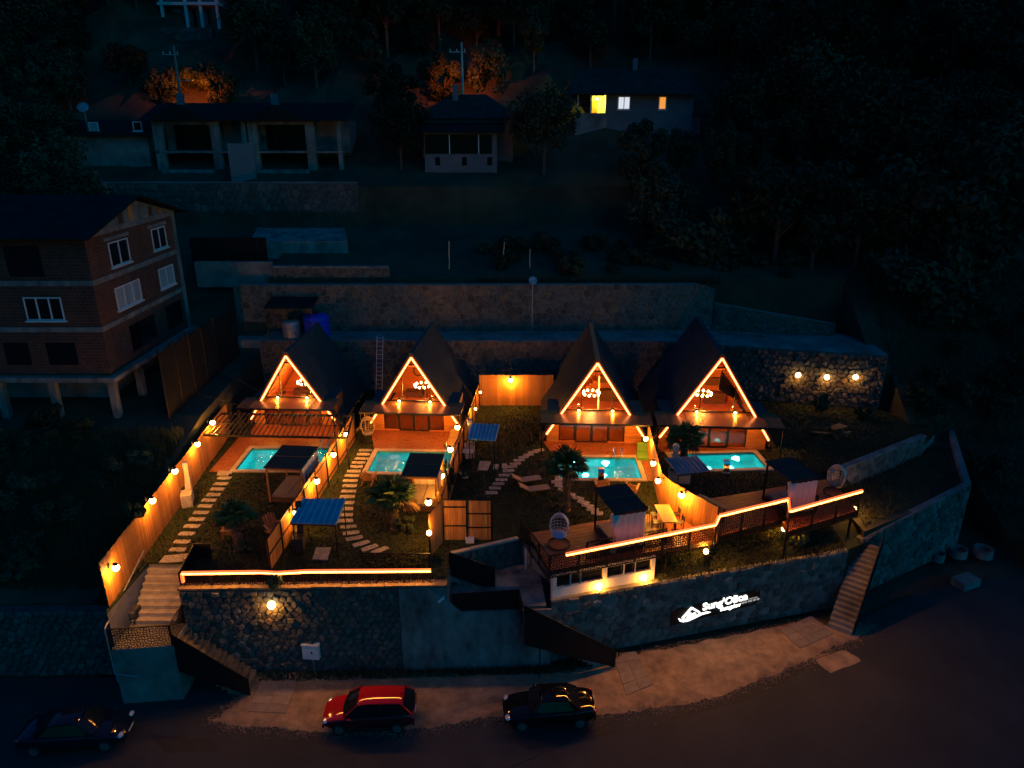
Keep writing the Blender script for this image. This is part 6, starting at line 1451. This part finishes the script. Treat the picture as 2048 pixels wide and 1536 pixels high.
def ladder(label, foot, top, w_=.42):
    a, b = V(foot), V(top); t = thing('ladder', label, 'ladder', a); sd = V((w_ / 2, 0, 0))
    for s in (-1, 1): MB().beam(a + sd * s, b + sd * s, .04, .07).build('rail', 'white_plastic', t, world=True)
    n = 15
    for i in range(n): p = a.lerp(b, (i + .6) / n); MB().beam(p - sd, p + sd, .03, .03).build('rung', 'white_plastic', t, world=True)
ladder('aluminium ladder leaning on the stone wall between two cabins', P(757, 800, 0.0) + V((0, .2, 0)), PY(760, 672, 57.0), .5)
for lab, u, r, h, m in (('grey water tank on the ledge behind the first cabin', 585, .75, 1.5, 'galv'), ('large blue water tank on the ledge behind the first cabin', 636, 1.05, 2.0, 'blue_tank')):
    q = PY(u, 660, 58.6); t = thing('water_tank', lab, 'tank', (q.x, 58.4, 4.5)); pr = [(.001, 0), (r, 0)]
    for i in range(5): z = h * .85 * i / 5; pr += [(r, z + .05), (r * 1.03, z + h * .08), (r, z + h * .16)]
    MB().lathe(pr + [(r * .9, h * .92), (r * .3, h), (.001, h)], 18).build('drum', m, t); MB().lathe([(.25, h * .98), (.25, h + .1), (.001, h + .1)], 12).build('lid', 'black_metal', t)
q0, q1 = PY(535, 640, 58.2), PY(655, 640, 58.2); t = thing('lean_to', 'dark lean-to roof sheltering the water tanks', 'shelter', (q0.x, 58.2, 4.5))
MB().slab([(q0.x, 57.6, 7.1), (q1.x - 1, 57.6, 7.1), (q1.x - 1, 59.8, 7.5), (q0.x, 59.8, 7.5)], (0, 0, .1)).build('roof', 'dark_roof', t, world=True)
for x in (q0.x + .1, q1.x - 1.1): MB().beam((x, 57.7, 4.5), (x, 57.7, 7.1), .09, .09, (0, 1, 0)).build('post', 'dark_wood', t, world=True)
for k, (u, v0, v1) in enumerate(((1003, 530, 485), (1060, 525, 498), (898, 520, 482))):
    a, b = PY(u, v0, 63), PY(u + (6, 0, 0)[k], v1, 63); t = MB().tube(a - V((0, 0, 1)), b, .05, 6).build('wooden_stake', 'galv'); tag(t, 'thin pale stake standing in the scrub above the tall wall', 'stake', 'stakes above the tall wall')
# concrete pots and blocks by the far road
for k, (u, v, r) in enumerate(((1915, 1108, .55), (1875, 1117, .4), (1965, 1108, .6))):
    p = P(u, v, ground(34, 38)); p.z = -5.05; o = MB().lathe([(r, 0), (r, .55), (r * .85, .55), (r * .85, .1), (.001, .1)], 14).build('concrete_ring', 'old_concrete'); o.location = p; tag(o, ('large pale concrete ring on the far verge', 'small concrete ring beside the outer wall', 'flat dim concrete ring farthest along the verge')[k], 'concrete ring')
o = MB().box(-.7, .7, -.45, .45, 0, .5).build('concrete_block', 'old_concrete'); o.location = P(1930, 1170, ZR); o.rotation_euler = (0, 0, .4); tag(o, 'pale concrete block on the far verge below the rings', 'block')

# ================================================================== PLANTS
def leaf_mesh(name, seed, n, rx, rz, cz, leaf, clumps, m):
    r = np.random.default_rng(seed)
    cc = r.normal(size=(clumps, 3)); cc /= np.linalg.norm(cc, axis=1)[:, None]; cc *= r.uniform(.35, .92, (clumps, 1)); cc[:, 2] = np.where(cc[:, 2] < -.55, -.55, cc[:, 2])
    k = r.integers(0, clumps, n); off = r.normal(size=(n, 3)); off /= np.linalg.norm(off, axis=1)[:, None] + 1e-6
    pts = cc[k] + off * (r.uniform(.2, 1, (n, 1)) ** .5) * r.uniform(.2, .36, (clumps, 1))[k]
    P_ = pts * np.array([rx, rx, rz]) + np.array([0, 0, cz])
    nrm = off * .8 + r.normal(size=(n, 3)) * .6 + np.array([0, 0, .5]); nrm /= np.linalg.norm(nrm, axis=1)[:, None]
    t1 = np.cross(nrm, r.normal(size=(n, 3))); t1 /= np.linalg.norm(t1, axis=1)[:, None] + 1e-6; t2 = np.cross(nrm, t1)
    s = leaf * r.uniform(.6, 1.3, (n, 1))
    v = np.stack([P_ - t1 * s, P_ - t2 * s * .55, P_ + t1 * s, P_ + t2 * s * .55], 1).reshape(-1, 3)
    me = bpy.data.meshes.new(name); me.vertices.add(4 * n); me.vertices.foreach_set('co', v.ravel()); me.loops.add(4 * n); me.loops.foreach_set('vertex_index', np.arange(4 * n, dtype=np.int32))
    me.polygons.add(n); me.polygons.foreach_set('loop_start', np.arange(0, 4 * n, 4, dtype=np.int32)); me.polygons.foreach_set('loop_total', np.full(n, 4, dtype=np.int32)); me.update(calc_edges=True); me.materials.append(MATS[m]); return me
def trunk_mesh(seed, h):
    r = random.Random(seed); mb = MB(); mb.tube((0, 0, -1), (0, 0, h * .6), .22, 8, .13)
    for i in range(6): a = i * 1.1 + r.random(); mb.tube((0, 0, h * (.3 + .05 * i)), (math.cos(a) * h * .28, math.sin(a) * h * .28, h * (.62 + .04 * i)), .09, 5, .03)
    me = mb.mesh('trunk'); me.materials.append(MATS['bark']); return me
KINDS = [(leaf_mesh('crown', 40 + i, 4200, rx, rz, cz, lf, cl, m), trunk_mesh(i, cz * 1.3), rx, rz, cz) for i, (rx, rz, cz, lf, cl, m) in enumerate((
    (3.0, 3.2, 5.2, .22, 26, 'leaf'), (2.6, 3.8, 5.6, .2, 30, 'leaf_pale'), (3.6, 2.8, 4.6, .24, 34, 'leaf'), (2.2, 2.6, 4.0, .18, 20, 'leaf_pale'), (4.2, 4.6, 6.6, .26, 44, 'leaf')))]
BUSH = [leaf_mesh('foliage', 70 + i, 1500, .9, .75, .6, .12, 14, m) for i, m in enumerate(('leaf', 'leaf_pale'))]
def tree(label, x, y, z, kind, s, rz, group):
    cr, tr, rx, rz_, cz = KINDS[kind]; t = thing('broadleaf_tree', label, 'tree', (x, y, z), rz, group); t.scale = (s, s, s)
    mkobj('crown', cr, 'leaf', t); mkobj('trunk', tr, 'bark', t); return t
# picture windows that trees must not cover: (u0, v0, u1, v1, nearer than this)
KEEP = [(300, 190, 730, 470, 90), (230, 360, 730, 470, 90), (835, 190, 1035, 340, 90), (1130, 135, 1400, 262, 100), (0, 380, 420, 830, 60), (310, 0, 445, 70, 110), (300, 100, 500, 200, 93), (850, 80, 1020, 190, 95), (150, 200, 320, 300, 84), (440, 440, 1440, 860, 75), (1400, 600, 1750, 830, 65), (370, 440, 790, 570, 75), (205, 40, 440, 80, 110)]
rr = random.Random(8); placed = []
for att in range(5200):
    y = rr.uniform(61, 150); x = rr.uniform(-1, 1) * (y * .78 + 8); kind = rr.randrange(5); s = rr.uniform(.7, 1.35)
    if -24 < x < 18 and y < 63.5: continue
    if x < -20 and y < 63: continue
    z = ground(x, y); cr, tr, rx, rz_, cz = KINDS[kind]
    if any((x - a) ** 2 + (y - b) ** 2 < (2.6 * (s + c_) / 2 + (y - 60) * .012) ** 2 for a, b, c_ in placed): continue
    u, v, dp = proj((x, y, z + cz * s)); hw, hh = rx * s * FPX / dp, rz_ * s * FPX / dp
    if u < -80 or u > 2130 or v > 830 or v < -120: continue
    base = proj((x, y, z))[1]
    if any(u + hw > a and u - hw < c and max(base, v + hh) > b and v - hh < d and y < yy for a, b, c, d, yy in KEEP): continue
    placed.append((x, y, s)); 
    if len(placed) > 230: break
for x, y, s in placed:
    k = rr.randrange(5); tree('dark leafy tree of the unlit wooded hillside', x, y, ground(x, y) - .3, k, s, rr.uniform(0, 6.28), 'dark trees of the wooded hillside')
# single trees one can tell apart
for lab, u, v, y, k, s in (('large pale leafed tree at the side of the wood above the road', 1905, 420, 62, 4, 1.5), ('broad tree lower on the wooded slope near the picture edge', 1840, 560, 60, 2, 1.5),
                           ('bushy tree before the lit porch house', 1290, 300, 70, 3, 1.2), ('bushy tree below the lit porch house', 1400, 480, 66, 2, 1.4), ('tree above the end of the low stone wall', 1330, 420, 69, 1, 1.2)):
    q = PY(u, v, y); cz = KINDS[k][4]; tree(lab, q.x, y, q.z - cz * s, k, s, k * 1.3, None)
for lab, u, v, y, k, s, pt in (('tree lit orange by a street lamp behind the villas', 375, 165, 88.5, 2, .9, 0), ('low tree lit orange at the near side of the leaning pole', 322, 178, 87.5, 3, .95, 0), ('smaller tree lit orange beside the leaning pole', 440, 172, 88, 3, 1.1, 0), ('tree lit orange on one side of the straight pole', 885, 155, 89, 3, 1.2, 1), ('tall tree lit orange on the other side of the straight pole', 980, 145, 89.5, 1, 1.0, 1)):
    q = PY(u, v, y); cz = KINDS[k][4]; tree(lab, q.x, y, q.z - cz * s, k, s, k * 2.1, None)
for t, b, u, v in ((upt1, ub1, 400, 170), (upt2, ub2, 930, 150)):
    pos = PY(u - 15, v - 8, 83.6); tg = PY(u - 10, v + 2, 89)
    MB().path([(b.x, b.y, pos.z), (pos.x, pos.y - .3, pos.z)], .04).build('lamp_arm', 'galv', t, world=True); lamp_on_pole(t, (pos.x, pos.y - .4, pos.z), tg, 2600, 140)
def bush(label, loc, s, k=0, group=None, m=None):
    t = thing('leafy_bush', label, 'bush', loc, rr.uniform(0, 6), group); t.scale = s if isinstance(s, tuple) else (s, s, s)
    mkobj('foliage', BUSH[k], 'leaf', t); o = MB(); 
    for i in range(4): a = i * 1.57; o.tube((0, 0, 0), (.35 * math.cos(a), .35 * math.sin(a), .7), .03, 5, .01)
    o.build('stem', 'bark', t); return t
for i in range(34):                                   # overgrown plot beyond the tall fence
    x, y = rr.uniform(-40, -21.9), rr.uniform(31, 43.4); tt = (x, y)
    bush('dark bush of the overgrown plot beyond the tall plank fence', (x, y, ground(x, y) - .1), rr.uniform(.8, 1.5), i % 2, 'bushes beyond the tall plank fence')
for i in range(46):
    x, y = rr.uniform(-3, 27), rr.uniform(61.6, 68); bush('low dark scrub bush above the tall stone wall', (x, y, ground(x, y) - .1), rr.uniform(.6, 1.4), i % 2, 'scrub above the tall stone wall')
for i in range(26):
    x, y = rr.uniform(33, 52), rr.uniform(38, 58); bush('low dark bush on the bank beside the far road', (x, y, ground(x, y) - .1), rr.uniform(.8, 2.0), i % 2, 'bushes on the bank')
for lab, p, s in (('leafy climber hanging over the tall plank fence', PV(272, 1016, *FL) + V((-.15, 0, -.7)), (.5, .7, .9)), ('yellow lit climber on the fence below the brown gazebo', P(620, 998), (.5, .5, 1.5)), ('lit climber on the fence beside the second pool', P(897, 992), (.35, .9, 1.9)),
                  ('yellow lit shrub below the last deck', P(1592, 1095, -1.35), (.9, .6, 1.3)), ('small shrub lit at the foot of the rock wall', P(1640, 830), (.6, .6, 1.5)), ('dark leafy plant by the third cabin corner', P(1092, 880), (.5, .5, 1.6)), ('plant hanging over the lamp on the rubble wall', (-11.6, 29.75, -.3), (.45, .3, .9)),
                  ('small plant in the round pot by the fence', P(929, 955, .3), .45), ('plant at the foot of the first palm', P(495, 1100), .55), ('plant at the foot of the second palm', P(810, 1062), .7), ('round shrub at the far corner of the dark lawn', P(1728, 838), .8), ('plants under the pergola of the first cabin', P(480, 868, .05), (.7, .5, 1.2))):
    bush(lab, p, s, 1)
# grass
def grass(name, label, poly, z, n, seed, h=.07, m='grass', holes=True):
    r = np.random.default_rng(seed); poly = [(p[0], p[1]) for p in poly]; xs = [p[0] for p in poly]; ys = [p[1] for p in poly]
    x = r.uniform(min(xs), max(xs), n * 2); y = r.uniform(min(ys), max(ys), n * 2)
    ins = np.zeros(n * 2, bool); j = len(poly) - 1
    for i in range(len(poly)):
        xi, yi, xj, yj = *poly[i], *poly[j]; c = ((yi > y) != (yj > y)) & (x < (xj - xi) * (y - yi) / (yj - yi + 1e-9) + xi); ins ^= c; j = i
    if holes:
        for i in range(4):
            c, ux, uy, wd, dp = PC[i]; dx, dy = (x - c.x), (y - c.y); a = dx * ux.x + dy * ux.y; b = dx * uy.x + dy * uy.y; ins &= ~((abs(a) < wd / 2 + .4) & (abs(b) < dp / 2 + .45))
    x, y = x[ins], y[ins]; n = len(x); a = r.uniform(0, 6.28, n); hh = h * r.uniform(.5, 1.5, n); w_ = .035
    v = np.stack([np.stack([x - np.cos(a) * w_, y - np.sin(a) * w_, np.full(n, z)], 1), np.stack([x + np.cos(a) * w_, y + np.sin(a) * w_, np.full(n, z)], 1), np.stack([x + r.normal(0, .05, n), y + r.normal(0, .05, n), z + hh], 1)], 1).reshape(-1, 3)
    me = bpy.data.meshes.new(name); me.vertices.add(3 * n); me.vertices.foreach_set('co', v.ravel()); me.loops.add(3 * n); me.loops.foreach_set('vertex_index', np.arange(3 * n, dtype=np.int32)); me.polygons.add(n)
    me.polygons.foreach_set('loop_start', np.arange(0, 3 * n, 3, dtype=np.int32)); me.polygons.foreach_set('loop_total', np.full(n, 3, dtype=np.int32)); me.update(calc_edges=True)
    return tag(mkobj(name, me, m), label, 'grass', kind='stuff')
grass('lawn_grass', 'short grass of the garden lawns', TERR, 0, 110000, 1)
gb = grass('bed_grass', 'grass of the sloping strip below the decks', [(7.8, 32.2), (19.0, 35.3), (18.6, 37), (12.4, 35.6), (7.7, 34)], -1.32, 14000, 2, .1, 'grass_dry', False)
for q in gb.data.vertices:
    d = (q.co.y - (32.15 + (q.co.x - 7.7) * .27)) / 2.8; q.co.z += max(0, d) * 1.1
grass('verge_grass', 'rough weeds along the foot of the roadside walls', [(-12.8, 29.0), (-5, 29.3), (2, 29.6), (5.5, 30.6), (6.2, 31.3), (5.0, 31.2), (2, 30.2), (-5, 29.85), (-12.8, 29.6)], ZR + .02, 5000, 3, .22, 'grass_dry', False)
grass('slope_grass', 'tall weeds on the slope above the tall stone wall', [(-3, 60.9), (18, 61), (18, 66), (-3, 66)], 8.4, 9000, 4, .6, 'grass_dry', False)
grass('ledge_grass', 'rough grass on the dark ledge behind the outer wall', [(20.6, 36.6), (28.9, 41.5), (31.5, 48), (28.6, 46.4), (20.6, 40.8)], -.7, 5000, 5, .2, 'grass_dry', False)
grass('walltop_grass', 'weeds along the top of the roadside sign wall', [(7.7, 32.0), (19.0, 35.05), (19.0, 35.35), (7.7, 32.3)], -1.3, 2500, 6, .2, 'grass_dry', False)
grass('fence_weeds', 'tall weeds beyond the tall plank fence', [(-32, 31), (-21.3, 31), (-21.3, 43), (-32, 43)], 0, 9000, 7, .5, 'grass_dry', False)
for q in bpy.data.objects['fence_weeds'].data.vertices: q.co.z += ground(q.co.x, q.co.y)
p = P(1538, 888); t = thing('outdoor_stove', 'black metal stove cabinet beside the fourth cabin corner', 'stove', p)
MB().box(-.4, .4, -.3, .3, .35, 1.3).build('cabinet', 'black_metal', t); MB().box(-.45, .45, -.35, .35, 1.3, 1.36).build('top', 'chair_wood', t)
for x in (-.36, .36): MB().beam((x, -.25, 0), (x, -.25, .35), .06, .06, (0, 1, 0)).build('leg', 'black_metal', t); MB().beam((x, .25, 0), (x, .25, .35), .06, .06, (0, 1, 0)).build('leg', 'black_metal', t)
def pebbles():
    r = np.random.default_rng(9); n = 9000; cx = []; gx = np.array([(p.x, p.y) for p in gp]); k = r.integers(0, len(gx), n); j = (k + 1) % len(gx); t_ = r.random((n, 1))
    c = gx[k] * (1 - t_) + gx[j] * t_ + r.normal(0, .22, (n, 2)); s = r.uniform(.012, .045, n)
    o = np.array([(1, 0, 0), (-1, 0, 0), (0, 1, 0), (0, -1, 0), (0, 0, .8), (0, 0, -.4)]); f = np.array([(0, 2, 4), (2, 1, 4), (1, 3, 4), (3, 0, 4)])
    a = r.uniform(0, 6.28, n); ca, sa = np.cos(a), np.sin(a)
    v = o[None] * (s[:, None, None] * r.uniform(.6, 1.3, (n, 1, 3))); x = v[..., 0] * ca[:, None] - v[..., 1] * sa[:, None]; y = v[..., 0] * sa[:, None] + v[..., 1] * ca[:, None]
    v = np.stack([x + c[:, :1], y + c[:, 1:], v[..., 2] + ZR + .015], -1).reshape(-1, 3); F = (f[None] + (np.arange(n) * 6)[:, None, None]).reshape(-1, 3)
    keep = (v[:, 1].reshape(n, 6)[:, 0] < 34.5)
    me = bpy.data.meshes.new('pebbles'); me.from_pydata(v.tolist(), [], F.tolist()); tag(mkobj('pebbles', me, 'gravel'), 'loose pebbles scattered along the edge of the gravel verge', 'pebbles', kind='stuff')
pebbles()
for k, dz in enumerate((-.6, -.6, -.85)):
    x0, x1 = ub1.x + (-1.2, .3, -.5)[k], ub2.x + (-1.2, .3, -.5)[k]
    mb = MB(); pts = [(x0 + (x1 - x0) * i / 16, ub1.y + (ub2.y - ub1.y) * i / 16, ub1.z + dz + (ub2.z - ub1.z) * i / 16 - 1.6 * (1 - (i / 8 - 1) ** 2)) for i in range(17)]
    o = mb.path(pts, .02, 4).build('power_cable', 'black_metal'); tag(o, ('outermost sagging cable between the two utility poles', 'innermost sagging cable between the two utility poles', 'lowest sagging cable between the two utility poles')[k], 'cable', 'cables between the utility poles')
grass('bank_weeds', 'rough weeds on the bank beyond the outer wall', [(33.5, 38), (56, 38), (56, 62), (30.3, 62), (30.3, 50)], 0, 16000, 11, .55, 'grass_dry', False)
for q in bpy.data.objects['bank_weeds'].data.vertices: q.co.z += ground(q.co.x, q.co.y)
for i in range(40):
    x, y = rr.uniform(31, 56), rr.uniform(49, 64); bush('tangled dark bush on the bank above the outer wall', (x, y, ground(x, y) - .1), rr.uniform(.7, 1.9), i % 2, 'bushes on the upper bank')
